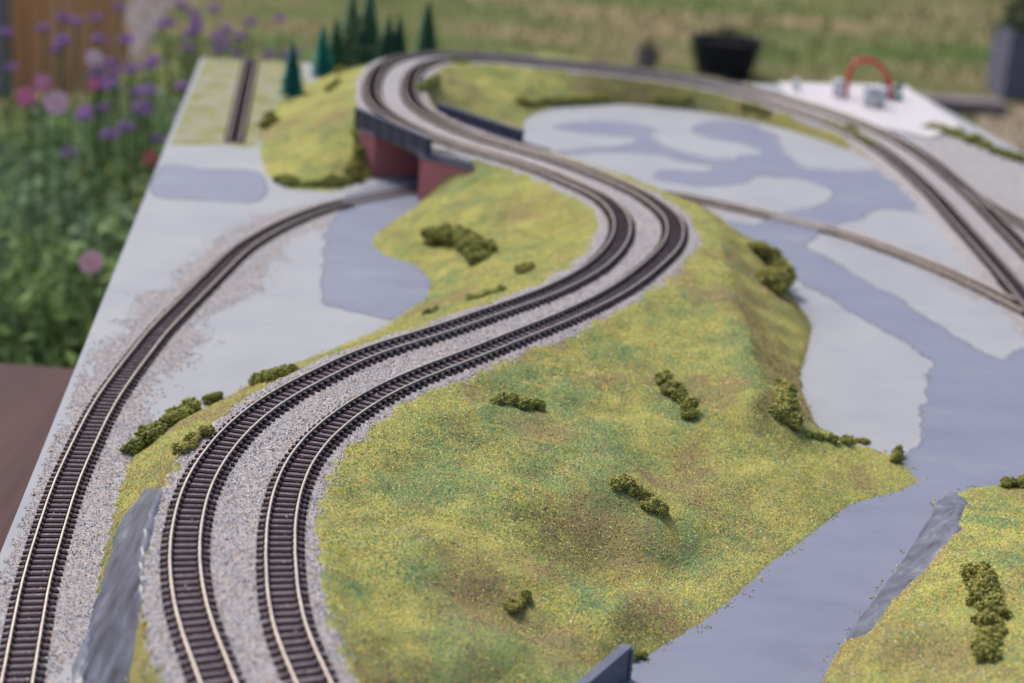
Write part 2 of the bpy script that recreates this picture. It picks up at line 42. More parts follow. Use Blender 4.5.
TRACK_LOW = [(-127.4,335.9,0),(-128.7,341.7,0),(-130,347.6,0),(-131.4,353.4,0),(-132.7,359.3,0),(-134.1,365.2,0),(-135.4,371,0),(-136.7,376.9,0),(-138,382.8,0),(-139.4,388.6,0),(-140.7,394.5,0),(-142,400.4,0),(-143.3,406.2,0),(-144.6,412.1,0),(-145.9,418,0),(-147.2,423.9,0),(-148.5,429.7,0),(-149.7,435.6,0),(-151,441.5,0),(-152.3,447.4,0),(-153.6,453.2,0),(-154.8,459.1,0),(-156.1,465,0),(-157.4,470.9,0),(-158.6,476.8,0),(-159.9,482.6,0),(-161.1,488.5,0),(-162.4,494.4,0),(-163.6,500.3,0),(-164.9,506.2,0),(-166,512.1,0),(-167.2,518,0),(-168.2,523.9,0),(-169.3,529.8,0),(-170.3,535.8,0),(-171.3,541.7,0),(-172.2,547.6,0),(-173.2,553.6,0),(-174.1,559.5,0),(-175,565.4,0),(-175.9,571.4,0),(-176.8,577.3,0),(-177.7,583.3,0),(-178.5,589.2,0),(-179.3,595.2,0),(-180.1,601.2,0),(-180.8,607.2,0),(-181.4,613.1,0),(-182,619.1,0),(-182.6,625.1,0),(-183.1,631.1,0),(-183.7,637.1,0),(-184.2,643.1,0),(-184.7,649.1,0),(-185.2,655.1,0),(-185.6,661.1,0),(-186.1,667.1,0),(-186.5,673.1,0),(-186.8,679.1,0),(-187.1,685.1,0),(-187.4,691.1,0),(-187.6,697.1,0),(-187.7,703.1,0),(-187.8,709.1,0),(-187.8,715.1,0),(-187.8,721.1,0),(-187.8,727.2,0),(-187.7,733.2,0),(-187.6,739.2,0),(-187.5,745.2,0),(-187.4,751.2,0),(-187.3,757.2,0),(-187.1,763.2,0),(-187,769.2,0),(-186.9,775.3,0),(-186.7,781.3,0),(-186.5,787.3,0),(-186.2,793.3,0),(-185.8,799.3,0),(-185.4,805.3,0),(-184.9,811.3,0),(-184.4,817.3,0),(-183.9,823.3,0),(-183.4,829.3,0),(-182.9,835.2,0),(-182.4,841.2,0),(-181.8,847.2,0),(-181.3,853.2,0),(-180.8,859.2,0),(-180.2,865.2,0),(-179.7,871.2,0),(-179.2,877.2,0),(-178.7,883.2,0),(-178.1,889.2,0),(-177.6,895.2,0),(-177.1,901.1,0),(-176.6,907.1,0),(-176,913.1,0),(-175.5,919.1,0),(-175,925.1,0),(-174.4,931.1,0),(-173.8,937.1,0),(-173.1,943.1,0),(-172.2,949,0),(-171.3,954.9,0),(-170.2,960.9,0),(-169,966.8,0),(-167.7,972.6,0),(-166.3,978.5,0),(-164.9,984.3,0),(-163.3,990.1,0),(-161.7,995.9,0),(-159.9,1001.7,0),(-158.1,1007.4,0),(-156.3,1013.1,0),(-154.3,1018.8,0),(-152.2,1024.5,0),(-150.1,1030.1,0),(-147.8,1035.6,0),(-145.5,1041.2,0),(-143,1046.7,0),(-140.4,1052.1,0),(-137.6,1057.4,0),(-134.7,1062.7,0),(-131.7,1067.9,0),(-128.5,1072.9,0),(-125.1,1077.9,0),(-121.6,1082.8,0),(-118,1087.6,0),(-114.2,1092.3,0),(-110.4,1097,0),(-106.4,1101.5,0),(-102.4,1106,0),(-98.4,1110.4,0),(-94.3,1114.9,0),(-90.2,1119.3,0),(-86.1,1123.7,0),(-81.9,1128,0),(-77.7,1132.2,0),(-73.3,1136.4,0),(-68.9,1140.4,0),(-64.2,1144.3,0),(-59.5,1147.9,0),(-54.5,1151.4,0),(-49.5,1154.6,0),(-44.3,1157.6,0),(-39,1160.4,0),(-33.5,1163,0),(-28,1165.4,0),(-22.4,1167.6,0),(-16.8,1169.6,0),(-11,1171.4,0),(-5.2,1173.1,0),(0.6,1174.5,0),(6.5,1175.8,0),(12.4,1176.9,0),(18.3,1177.8,0),(24.3,1178.5,0),(30.3,1179.1,0),(36.3,1179.5,0),(42.3,1179.7,0),(48.3,1179.7,0),(54.3,1179.6,0),(60.3,1179.3,0),(66.3,1178.9,0),(72.3,1178.2,0),(78.3,1177.4,0),(84.2,1176.4,0),(90.1,1175.2,0),(95.9,1173.8,0),(101.7,1172.2,0),(107.5,1170.4,0),(113.2,1168.4,0),(118.8,1166.2,0),(124.3,1163.9,0),(129.8,1161.3,0),(135.1,1158.7,0),(140.5,1155.8,0),(145.7,1152.9,0),(150.8,1149.8,0),(155.9,1146.5,0),(160.9,1143.2,0),(165.8,1139.7,0),(170.7,1136.2,0),(175.6,1132.7,0),(180.5,1129.2,0),(185.4,1125.7,0),(190.3,1122.2,0),(195.2,1118.8,0),(200.1,1115.4,0),(205,1111.8,0),(209.8,1108.2,0),(214.5,1104.5,0),(219.1,1100.5,0),(223.4,1096.4,0),(227.6,1092,0),(231.6,1087.6,0),(235.5,1083,0),(239.4,1078.4,0),(243.1,1073.7,0),(246.8,1068.9,0),(250.4,1064.1,0),(253.9,1059.2,0),(257.3,1054.3,0),(260.7,1049.3,0),(264,1044.3,0),(267.2,1039.2,0),(270.4,1034.1,0),(273.5,1028.9,0),(276.5,1023.7,0),(279.5,1018.5,0),(282.3,1013.2,0),(285.1,1007.8,0),(287.7,1002.4,0),(290.3,997,0),(292.7,991.5,0),(295.2,986,0),(297.5,980.5,0),(299.9,975,0),(302.2,969.4,0),(304.5,963.9,0),(306.8,958.3,0),(309.1,952.7,0),(311.3,947.1,0),(313.5,941.5,0),(315.7,935.9,0),(317.7,930.3,0),(319.8,924.6,0),(321.7,918.9,0),(323.6,913.2,0),(325.4,907.5,0),(327.1,901.7,0),(328.7,895.9,0),(330.3,890.1,0),(331.8,884.3,0),(333.3,878.5,0),(334.8,872.7,0),(336.3,866.8,0),(337.8,861,0),(339.3,855.2,0),(340.8,849.3,0)]
TRACK_SIDING = [(-283.6,1616,0),(-282.8,1609.9,0),(-281.9,1603.9,0),(-281.1,1597.9,0),(-280.2,1591.9,0),(-279.4,1585.8,0),(-278.5,1579.8,0),(-277.7,1573.8,0),(-276.8,1567.8,0),(-276,1561.7,0),(-275.1,1555.7,0),(-274.3,1549.7,0),(-273.4,1543.6,0),(-272.6,1537.6,0),(-271.7,1531.6,0),(-270.9,1525.6,0),(-270,1519.5,0),(-269.2,1513.5,0),(-268.3,1507.5,0),(-267.4,1501.5,0),(-266.6,1495.4,0),(-265.7,1489.4,0),(-264.9,1483.4,0),(-264,1477.4,0),(-263.2,1471.3,0),(-262.3,1465.3,0),(-261.5,1459.3,0),(-260.6,1453.2,0),(-259.8,1447.2,0),(-258.9,1441.2,0),(-258.1,1435.2,0),(-257.2,1429.1,0),(-256.4,1423.1,0),(-255.5,1417.1,0),(-254.7,1411.1,0),(-253.8,1405,0),(-253,1399,0),(-252.1,1393,0),(-251.3,1387,0),(-250.4,1380.9,0),(-249.5,1374.9,0),(-248.7,1368.9,0),(-247.8,1362.9,0),(-247,1356.8,0),(-246.1,1350.8,0),(-245.3,1344.8,0),(-244.4,1338.7,0),(-243.6,1332.7,0),(-242.7,1326.7,0),(-241.9,1320.7,0),(-241,1314.6,0),(-240.2,1308.6,0),(-239.3,1302.6,0),(-238.5,1296.6,0),(-237.6,1290.5,0),(-236.8,1284.5,0),(-235.9,1278.5,0),(-235.1,1272.5,0),(-234.2,1266.4,0),(-233.4,1260.4,0),(-232.5,1254.4,0),(-231.6,1248.3,0),(-230.8,1242.3,0)]
TRACK_BRANCH = [(352.2,1251,1.5),(352.9,1245,1.5),(353.5,1239,1.5),(354.1,1233,1.5),(354.7,1227,1.5),(355.4,1221,1.5),(356.3,1215.1,1.5),(357.3,1209.1,1.5),(358.4,1203.2,1.5),(359.5,1197.3,1.5),(360.7,1191.4,1.5),(361.9,1185.5,1.5),(363.1,1179.6,1.5),(364.3,1173.7,1.5),(365.5,1167.8,1.5),(366.8,1162,1.5),(368.1,1156.1,1.5),(369.5,1150.2,1.5),(371,1144.4,1.5),(372.6,1138.6,1.5),(374.1,1132.8,1.5),(375.7,1127,1.5),(377.3,1121.2,1.5),(378.9,1115.4,1.5),(380.5,1109.6,1.5),(382.1,1103.8,1.5),(383.6,1097.9,1.5),(385.2,1092.1,1.5),(386.8,1086.3,1.5),(388.3,1080.5,1.5),(389.9,1074.7,1.5),(391.5,1068.9,1.5),(393,1063.1,1.5),(394.6,1057.3,1.5),(396.1,1051.5,1.5),(397.7,1045.6,1.5),(399.3,1039.8,1.5),(400.8,1034,1.5),(402.4,1028.2,1.5),(404,1022.4,1.5),(405.5,1016.6,1.5),(407.1,1010.8,1.5),(408.6,1005,1.5),(410.2,999.2,1.5),(411.8,993.3,1.5),(413.3,987.5,1.5),(414.9,981.7,1.5),(416.5,975.9,1.5),(418,970.1,1.5),(419.6,964.3,1.5),(421.1,958.5,1.5),(422.7,952.7,1.5),(424.3,946.8,1.5),(425.8,941,1.5),(427.4,935.2,1.5),(428.9,929.4,1.5),(430.5,923.6,1.5),(432.1,917.8,1.5),(433.6,912,1.5),(435.2,906.2,1.5),(436.8,900.4,1.5),(438.3,894.5,1.5),(439.9,888.7,1.5),(441.4,882.9,1.5),(443,877.1,1.5),(444.6,871.3,1.5),(446.1,865.5,1.5),(447.7,859.7,1.5),(449.3,853.9,1.5),(450.8,848,1.5),(452.4,842.2,1.5),(453.9,836.4,1.5),(455.5,830.6,1.5),(457.1,824.8,1.5),(458.6,819,1.5),(460.2,813.2,1.5),(461.8,807.4,1.5),(463.3,801.6,1.5),(464.9,795.7,1.5),(466.4,789.9,1.5),(468,784.1,1.5)]
HILL_MAIN = [(96,1171),(148,1066),(173,1048),(180,1009),(168,953),(174,887),(164,841),(154,800),(151,771),(150,730),(160,709),(174,707),(186,694),(191,670),(178,657),(152,639),(124,596),(109,576),(94,549),(77,524),(61,505),(53,496),(38,474),(24,431),(-56,422),(-67,493),(-78,626),(-31,771),(76,931),(116,1053)]
HILL_CORNER = [(112,477),(123,505),(132,522),(143,544),(165,585),(177,609),(196,651),(210,666),(227,674),(259,688),(294,608),(230,440),(96,424)]
HILL_INSIDE = [(-34,1219),(-61,1148),(-70,1118),(-74,1086),(-87,1046),(-95,1011),(-94,985),(-84,965),(-63,950),(-50,916),(-52,886),(-61,857),(-72,825),(-86,802),(-103,771),(-116,754),(-127,731),(-138,702),(-147,688),(-157,668),(-164,638),(-164,602),(-163,574),(-159,540),(-155,509),(-150,475),(-144,444),(-139,401),(-84,408),(-94,503),(-105,583),(-80,670),(-5,776),(75,911),(97,1073),(58,1176)]
HILL_BACK = [(-113,1133),(-138,1114),(-166,1112),(-190,1150),(-208,1228),(-222,1339),(-224,1427),(-216,1494),(-197,1571),(-167,1653),(-138,1678),(-111,1377),(-116,1257)]
HILL_LOOP = [(-3,1343),(-2,1415),(8,1450),(29,1485),(87,1521),(155,1535),(222,1525),(257,1499),(287,1455),(303,1394),(304,1333),(305,1256),(306,1188),(308,1131),(320,1025),(324,968),(359,1115),(359,1331),(312,1547),(181,1715),(-35,1753),(-128,1682),(-123,1514),(-84,1365)]
RIVER_PATCH = [(-265,1150),(-239,1154),(-197,1154),(-185,1078),(-222,1070),(-254,1075)]
RIVER_POOL = [(-126,1027),(-123,1078),(-122,1113),(-102,1148),(-75,1187),(-42,1210),(-31,1150),(-57,1086),(-81,1040),(-86,990),(-61,958),(-45,913),(-52,883),(-60,864),(-71,846),(-96,858),(-109,870),(-117,927)]
RIVER_MAIN = [(25,1394),(43,1417),(66,1433),(99,1427),(114,1406),(108,1383),(121,1340),(150,1311),(179,1313),(185,1329),(203,1343),(192,1378),(162,1393),(150,1431),(163,1458),(181,1473),(205,1468),(223,1417),(218,1379),(228,1306),(241,1295),(268,1297),(293,1307),(312,1310),(329,1253),(320,1183),(303,1175),(285,1179),(268,1177),(241,1135),(224,1117),(212,1098),(194,1058),(201,1040),(213,1011),(228,968),(236,958),(242,935),(253,896),(257,878),(263,862),(275,845),(285,860),(302,870),(328,843),(337,720),(302,628),(207,595),(154,538),(117,478),(96,424),(18,415),(35,474),(61,518),(107,589),(160,656),(188,689),(192,699),(203,727),(212,756),(224,802),(235,833),(230,849),(220,882),(210,902),(194,944),(175,988),(166,1013),(145,1036),(118,1074),(142,1109),(170,1103),(187,1135),(215,1163),(235,1195),(244,1223),(235,1246),(224,1259),(206,1261),(185,1258),(168,1226),(141,1212),(121,1213),(103,1234),(112,1253),(141,1258),(155,1280),(128,1297),(104,1315),(62,1306),(25,1280),(16,1291),(80,1334),(98,1360),(88,1373),(55,1378)]
YARD = [(356,1501),(383,1474),(413,1424),(432,1368),(463,1259),(485,944),(369,805),(355,1006),(357,1164),(357,1323)]
SHEET = [(262,1693),(404,1730),(415,1521),(369,1452),(314,1500),(277,1569),(261,1609)]
LEFT_LAWN = [(-337,1613),(-240,1660),(-205,1483),(-225,1372),(-210,1234),(-247,1230),(-285,1221)]
RIDGES = [[(114,966.2,33),(116.1,876.6,34),(116.5,806.7,34),(115.5,741.2,32),(115.8,690.7,27),(127.3,683.1,15)],
 [(195.1,621.1,10),(179.8,569,17),(155.6,519,18),(134.1,482.4,17),(117.3,445.9,17)],
 [(212.3,591.5,15),(176.9,472.7,28),(158.8,408.9,30)],
 [(250.3,556.9,20),(197.7,413.7,30)],
 [(-31.1,973.5,12),(-12.9,994.8,14)],
 [(36,476,3),(27,462,4),(18,446,5),(3,424,6)]]
BUMPS = [(52.1,513.3,6,32),(38.4,545,-7,24),(7.4,562.6,5,26),(-23.6,507.7,6,26),(78.1,558.9,-4.5,26),(39.6,612.3,4,36),(-3.6,461.7,6,24),(65.6,627.5,-5,24),(119.9,635.3,3,25),(16,495.2,-2.5,20),(-33.7,1029,2,30),(25.2,971.2,-3,25),(-163.7,1141.4,3,30)]
ROCK_LEFT = [(-144,596),(-121,522),(-119,490),(-111,450),(-109,430),(-104,403),(-133,434),(-140,476),(-143,504),(-144,524),(-147,557),(-148,589)]
ROCK_RIGHT = [(206,666),(206,647),(183,581),(170,561),(152,539),(132,502),(129,520),(143,546),(164,586),(176,611),(194,651)]
PATCH_BROWN = [(44,562,22),(-5,495,18),(58,527,14),(17,631,16),(81,636,12),(117,813,16),(135,791,16),(4,708,10),(117,890,12),(24,488,12),(160,661,8),(151,475,16),(-150,677,8),(-156,1247,20),(-1,1002,16),(-63,1426,30),(106,1527,30),(139,480,14)]
PATCH_GREEN = [(35,524,12),(77,577,16),(44,619,24),(23,671,16),(-26,497,14),(-23,581,14),(53,733,12),(79,688,14),(-50,471,6),(24,475,12),(15,596,14),(-137,566,8),(56,574,10),(98,807,12),(137,908,12),(-140,594,6),(189,544,10),(-17,461,10)]
PATCH_YELLOW = [(1,522,18),(56,596,22),(119,623,24),(156,663,18),(-18,539,16),(48,554,12),(23,756,16),(106,678,12),(188,597,20),(176,496,20),(-30,467,16),(-191,1325,30),(11,1030,24),(-160,593,8)]
SHRUBS = [  # (centre line of the clump in plan, radius mm, squash, label)
    ([(-160,640),(-156,650),(-154,663)], 6.4, 1, 'broad green foam shrub at the foot of the cutting above the grey rock'),
    ([(-152,671),(-150,686),(-146,696)], 5.7, 1, 'bushy green foam shrub lining the top of the cutting, between two others'),
    ([(-143,704),(-139,710)], 3.9, 1, 'small green foam shrub at the far end of the cutting hedge'),
    ([(-123,565),(-121,575),(-117,586)], 4.0, .9, 'low dark foam shrub on the bank touching the outer rails'),
    ([(-122,718),(-112,696),(-104,691),(-99,689)], 4.3, 1, 'low green foam shrub beside the outer rails above the pale board'),
    ([(-5,649),(2,651),(8,652),(14,655)], 4.4, .9, 'wide olive foam shrub on the plateau beside the inner rails'),
    ([(71,710),(75,700),(78,691),(81,684),(84,678)], 4.7, 1, 'chain of olive foam lumps running down the plateau'),
    ([(47,594),(52,594),(58,592),(62,589),(66,585)], 4.5, 1, 'olive foam shrub with a dark hollow, on the slope above the river'),
    ([(7,497),(11,506)], 3.2, .9, "small olive foam tuft near the dark wall at the hill's foot"),
    ([(148,952),(158,965),(161,949),(150,896)], 9.3, 1, 'large dark green foam shrub on the steep hillside by the low railway'),
    ([(133,734),(132,708),(127,689),(135,689)], 6.2, 1, 'dark green foam shrub on the steep slope above the pale shore'),
    ([(140,686),(146,688),(151,689)], 3.3, .9, 'low green foam shrub on the shore below the steep slope'),
    ([(157,691),(166,712),(171,711)], 2.9, 1, 'small green foam shrub alone on the shore by the river'),
    ([(182,688),(185,698)], 3.4, 1.5, 'tiny pointed green foam shrub on the tip of the spit'),
    ([(177,527),(176,516),(174,500),(170,486),(166,472)], 5.6, 1, 'long dark olive foam shrub on the bank opposite the spit, before the grey cliff'),
    ([(230,670),(239,675)], 4.8, .9, 'brownish foam shrub on the bank opposite the spit, behind the grey cliff'),
    ([(-53,988),(-42,977),(-33,963),(-24,927)], 10.0, 1, 'big rounded foam shrub on the hill inside the S bend'),
    ([(4,860),(7,878)], 4.0, 1, 'small foam tuft on the grass inside the S bend'),
    ([(-25,808),(-17,810),(-7,819)], 2.7, .9, 'foam tuft between the rails and the blue pool edge'),
    ([(-47,814),(-42,823)], 2.2, .9, 'tiny foam tuft beside the rails at the tip of the blue pool'),
    ([(-178,1129),(-161,1123),(-145,1126),(-130,1140)], 5.9, .9, 'long dark foam hedge at the foot of the hill beside the bridge'),
    ([(-126,1151),(-126,1172),(-126,1185),(-125,1201)], 7.6, 1, 'dark ivy-like foam clump against the red abutment'),
    ([(-216,1304),(-213,1320)], 6.8, 1, 'foam shrub on the flank of the hill nearest the far siding'),
    ([(-174,1383),(-171,1404)], 4.5, 1, 'dark foam tuft high on the hill behind the bridge'),
    ([(-177,1484),(-185,1598)], 4.9, 1, 'foam tuft below the small conifer on the hill'),
    ([(-88,1325),(-86,1373),(-82,1395)], 5.2, 1, 'foam tuft inside the loop just behind the parapet'),
    ([(-78,1492),(-68,1492),(-58,1514)], 3.8, 1, 'foam tuft under the far curve inside the loop'),
    ([(-8,1448),(15,1479),(39,1497),(72,1517)], 4.7, .9, 'long foam hedge at the foot of the loop bank by the pale board'),
    ([(121,1523),(137,1522),(154,1520)], 3.9, .9, 'foam hedge at the foot of the loop bank, behind the pale board'),
    ([(201,1499),(212,1490),(221,1481)], 3.8, .9, 'short foam hedge where the loop bank turns'),
    ([(272,1449),(283,1428),(292,1407),(300,1374)], 5.5, .9, 'foam hedge between the curving double track and pale board'),
    ([(382,1500),(397,1483),(411,1453),(417,1430)], 8.7, .9, 'grassy foam hedge on the verge below the white sheet'),
    ([(422,1407),(435,1380)], 7.4, .9, 'foam tuft at the outer end of the verge'),
    ([(51,495),(53,497)], 2.2, 1, 'small dark green foam tuft at the end of the dark wall'),
]
# garden beyond the board, millimetres
VERBENA_HEADS = [(-734,2500,-118),(-713,2500,-125),(-695,2700,-127),(-609,2400,-128),(-553,2300,-148),(-526,2200,-163),(-555,2100,-138),(-566,2500,-115),(-545,2600,-125),(-517,2600,-104),(-476,2700,-138),(-491,2500,-133),(-442,2800,-143),(-502,2300,-174),(-564,2000,-161),(-794,2600,-155),(-823,2500,-149),(-629,2500,-191),(-622,2300,-113),(-493,2700,-163),(-569,2600,-101),(-528,2150,-156)]
PINK_FLOWERS = [(-540,1700,-75),(-537,1750,-68),(-508,1700,-79),(-494,1800,-76),(-521,1900,-65),(-343,1230,-106),(-455,1900,-182)]
GARDEN_SHRUBS = [(-492,1500,-268),(-539,1800,-276),(-584,1800,-218),(-558,2100,-294),(-652,2100,-231),(-606,2400,-280),(-612,2700,-294),(-822,2500,-285),(-767,2700,-322),(-410,1500,-220),(-452,1500,-287),(-706,3300,-347),(-657,3600,-362),(-473,1450,-189)]
CONIFERS_TOP = [(-212,1420,51),(-204,1560,46),(-195,1590,49),(-181,1600,78),(-165,1610,80),(-145,1615,52),(-135,1620,52),(-107,1625,67)]
ARCH = [(322,1630,13),(323,1632,24),(329,1635,34),(339,1638,37),(351,1640,34),(362,1640,24),(367,1638,12),(370,1636,4)]
GADGETS = [(274,1650,-6),(313,1630,6),(337,1590,2),(349,1590,3),(373,1640,8)]
BLACK_POT = [(695,5800,-565),(416,5800,-621),(1783,5850,-461),(1394,5450,-639),(1401,5450,-686),(1161,5450,-683),(1619,5450,-657)]
FENCE = [(-1361,4600,-609),(-1474,4500,-599),(-1257,4700,-589)]
PATH = [(1498,5347),(1894,5715),(2519,5185),(1784,4117),(1387,4502)]
PATH_FAR = [(-1426,5211),(-1309,5338),(-1602,7389),(-1763,7296)]
WALL = [(46.5,481.8),(38.6,469),(29.9,454.1),(14,427.8)]
# ---------------------------------------------------------------- height field of the layout (millimetres)
BOARD_Z = -3.2
GX0, GX1, GY0, GY1, GS = -360.0, 470.0, 330.0, 1730.0, 2.0
gx = np.arange(GX0, GX1 + .1, GS); gy = np.arange(GY0, GY1 + .1, GS)
NX, NY = len(gx), len(gy)
MX, MY = np.meshgrid(gx, gy)
def field_to_line(line):
    """distance from every grid node to a polyline, and the polyline's z at the nearest sample"""
    p = np.array(line, np.float32)
    d2 = np.full((NY, NX), 1e9, np.float32); zz = np.zeros((NY, NX), np.float32)
    mx = MX.astype(np.float32); my = MY.astype(np.float32)
    for i in range(0, len(p) - 1):
        a, b = p[i], p[i + 1]
        x0, x1 = min(a[0], b[0]) - 70, max(a[0], b[0]) + 70; y0, y1 = min(a[1], b[1]) - 70, max(a[1], b[1]) + 70
        i0, i1 = max(0, int((x0 - GX0) / GS)), min(NX, int((x1 - GX0) / GS) + 2)
        j0, j1 = max(0, int((y0 - GY0) / GS)), min(NY, int((y1 - GY0) / GS) + 2)
        if i1 <= i0 or j1 <= j0: continue
        X = mx[j0:j1, i0:i1]; Y = my[j0:j1, i0:i1]
        dx, dy = b[0] - a[0], b[1] - a[1]
        t = np.clip(((X - a[0]) * dx + (Y - a[1]) * dy) / (dx * dx + dy * dy + 1e-9), 0, 1)
        q = (X - a[0] - t * dx) ** 2 + (Y - a[1] - t * dy) ** 2
        s = d2[j0:j1, i0:i1]; w = q < s
        s[w] = q[w]; zz[j0:j1, i0:i1][w] = (a[2] + t * (b[2] - a[2]))[w]
    return np.sqrt(d2), zz
def inside(poly, X=None, Y=None):
    X = MX if X is None else X; Y = MY if Y is None else Y
    r = np.zeros(X.shape, bool); n = len(poly)
    for i in range(n):
        (xa, ya), (xb, yb) = poly[i], poly[(i + 1) % n]
        if ya == yb: continue
        c = (ya > Y) != (yb > Y)
        r ^= c & (X < (xb - xa) * (Y - ya) / (yb - ya) + xa)
    return r
def value_noise(scale, seed, X=None, Y=None):
    """smooth random field between -1 and 1 with features about `scale` mm across"""
    X = MX if X is None else X; Y = MY if Y is None else Y
    rs = np.random.RandomState(seed); T = rs.uniform(-1, 1, (256, 256))
    u = (X + 5000) / scale; v = (Y + 5000) / scale
    iu = np.floor(u).astype(int); iv = np.floor(v).astype(int)
    fu = u - iu; fv = v - iv; fu = fu * fu * (3 - 2 * fu); fv = fv * fv * (3 - 2 * fv)
    g = lambda a, b: T[(iv + b) % 256, (iu + a) % 256]
    return (g(0, 0) * (1 - fu) + g(1, 0) * fu) * (1 - fv) + (g(0, 1) * (1 - fu) + g(1, 1) * fu) * fv
def smoothstep(a, b, x):
    t = np.clip((x - a) / (b - a), 0, 1); return t * t * (3 - 2 * t)
dA, zA = field_to_line(TRACK_OUTER); dB, zB = field_to_line(TRACK_INNER); dD, zD = field_to_line(TRACK_LOW)
dAB = np.minimum(dA, dB); zAB = np.where(dA < dB, zA, zB) - 3.3        # the bed under the sleepers
HILLS = [HILL_MAIN, HILL_CORNER, HILL_INSIDE, HILL_BACK, HILL_LOOP]
in_hill = [inside(h) for h in HILLS]
region = in_hill[0] | in_hill[1] | in_hill[2] | in_hill[3] | in_hill[4] | (dAB < 16 + .62 * zAB)
carve = dD < np.where((MX < -20) & (MY > 1085), 26.6, 22)
carve |= inside([(-112, 1164), (-40, 1240), (-8, 1180), (-74, 1106), (-105, 1085), (-128, 1128)])
shoulder = (dB < 29) & (dA > dB) & (MX > 10) & (MX < 200) & (MY > 860) & (MY < 1190)      # grassy crest outside the S bend
region |= (dB < 50) & (dA > dB) & (MX > 10) & (MX < 200) & (MY > 860) & (MY < 1190)
region &= ~carve
def solve():
    fixed = ~region; val = np.full((NY, NX), BOARD_Z)
    c = ((dAB < 15) | shoulder) & ~carve
    fixed = fixed | c; val[c] = zAB[c]
    for line in RIDGES:
        p = np.array(line); seg = []
        for a, b in zip(p[:-1], p[1:]):
            n = int(np.hypot(*(b - a)[:2]) / 2) + 2
            seg += [a + (b - a) * t for t in np.linspace(0, 1, n)]
        for x, y, z in seg:
            i, j = int(round((x - GX0) / GS)), int(round((y - GY0) / GS))
            if 2 < i < NX - 3 and 2 < j < NY - 3:
                for dj in (-1, 0, 1):
                    for di in (-1, 0, 1):
                        if region[j + dj, i + di] and not c[j + dj, i + di]: fixed[j + dj, i + di] = True; val[j + dj, i + di] = z
    h = None
    for k in (16, 8, 4, 2, 1):
        fx = fixed[::k, ::k]; vl = val[::k, ::k]
        if h is None: h = vl.copy()
        else: h = np.repeat(np.repeat(h, 2, 0), 2, 1)[:fx.shape[0], :fx.shape[1]]
        if h.shape != fx.shape:
            h = np.pad(h, ((0, fx.shape[0] - h.shape[0]), (0, fx.shape[1] - h.shape[1])), mode='edge')
        h = np.where(fx, vl, h)
        for _ in range(220 if k > 2 else 70):
            a = .25 * (np.roll(h, 1, 0) + np.roll(h, -1, 0) + np.roll(h, 1, 1) + np.roll(h, -1, 1))
            h = np.where(fx, vl, a)
    return h
HT = solve()
def blur(a, n):
    for _ in range(n):
        a = (np.roll(a, 1, 0) + np.roll(a, -1, 0) + 2 * a) / 4; a = (np.roll(a, 1, 1) + np.roll(a, -1, 1) + 2 * a) / 4
    return a
rise = HT - BOARD_Z
soft = blur(HT, 14)
keep = np.clip(smoothstep(15, 22, dAB) * smoothstep(0, 5, rise), 0, 1)
HT = HT + (soft - HT) * keep * .6
free = smoothstep(15, 30, dAB) * smoothstep(0, 9, rise)
for bx, by, amp, rad in BUMPS:
    HT = HT + 1.35 * amp * np.exp(-((MX - bx) ** 2 + (MY - by) ** 2) / (rad * .8) ** 2) * free
HT = HT + free * (2.4 * value_noise(38, 3) + 1.9 * value_noise(17, 4) + .9 * value_noise(8, 5)) + smoothstep(0, 4, rise) * smoothstep(13, 20, dAB) * .3 * value_noise(4.2, 6)
HT = np.maximum(HT, BOARD_Z - .4)
def height(x, y):
    u = np.clip((np.asarray(x) - GX0) / GS, 0, NX - 1.001); v = np.clip((np.asarray(y) - GY0) / GS, 0, NY - 1.001)
    i = u.astype(int); j = v.astype(int); fu = u - i; fv = v - j
    return (HT[j, i] * (1 - fu) + HT[j, i + 1] * fu) * (1 - fv) + (HT[j + 1, i] * (1 - fu) + HT[j + 1, i + 1] * fu) * fv
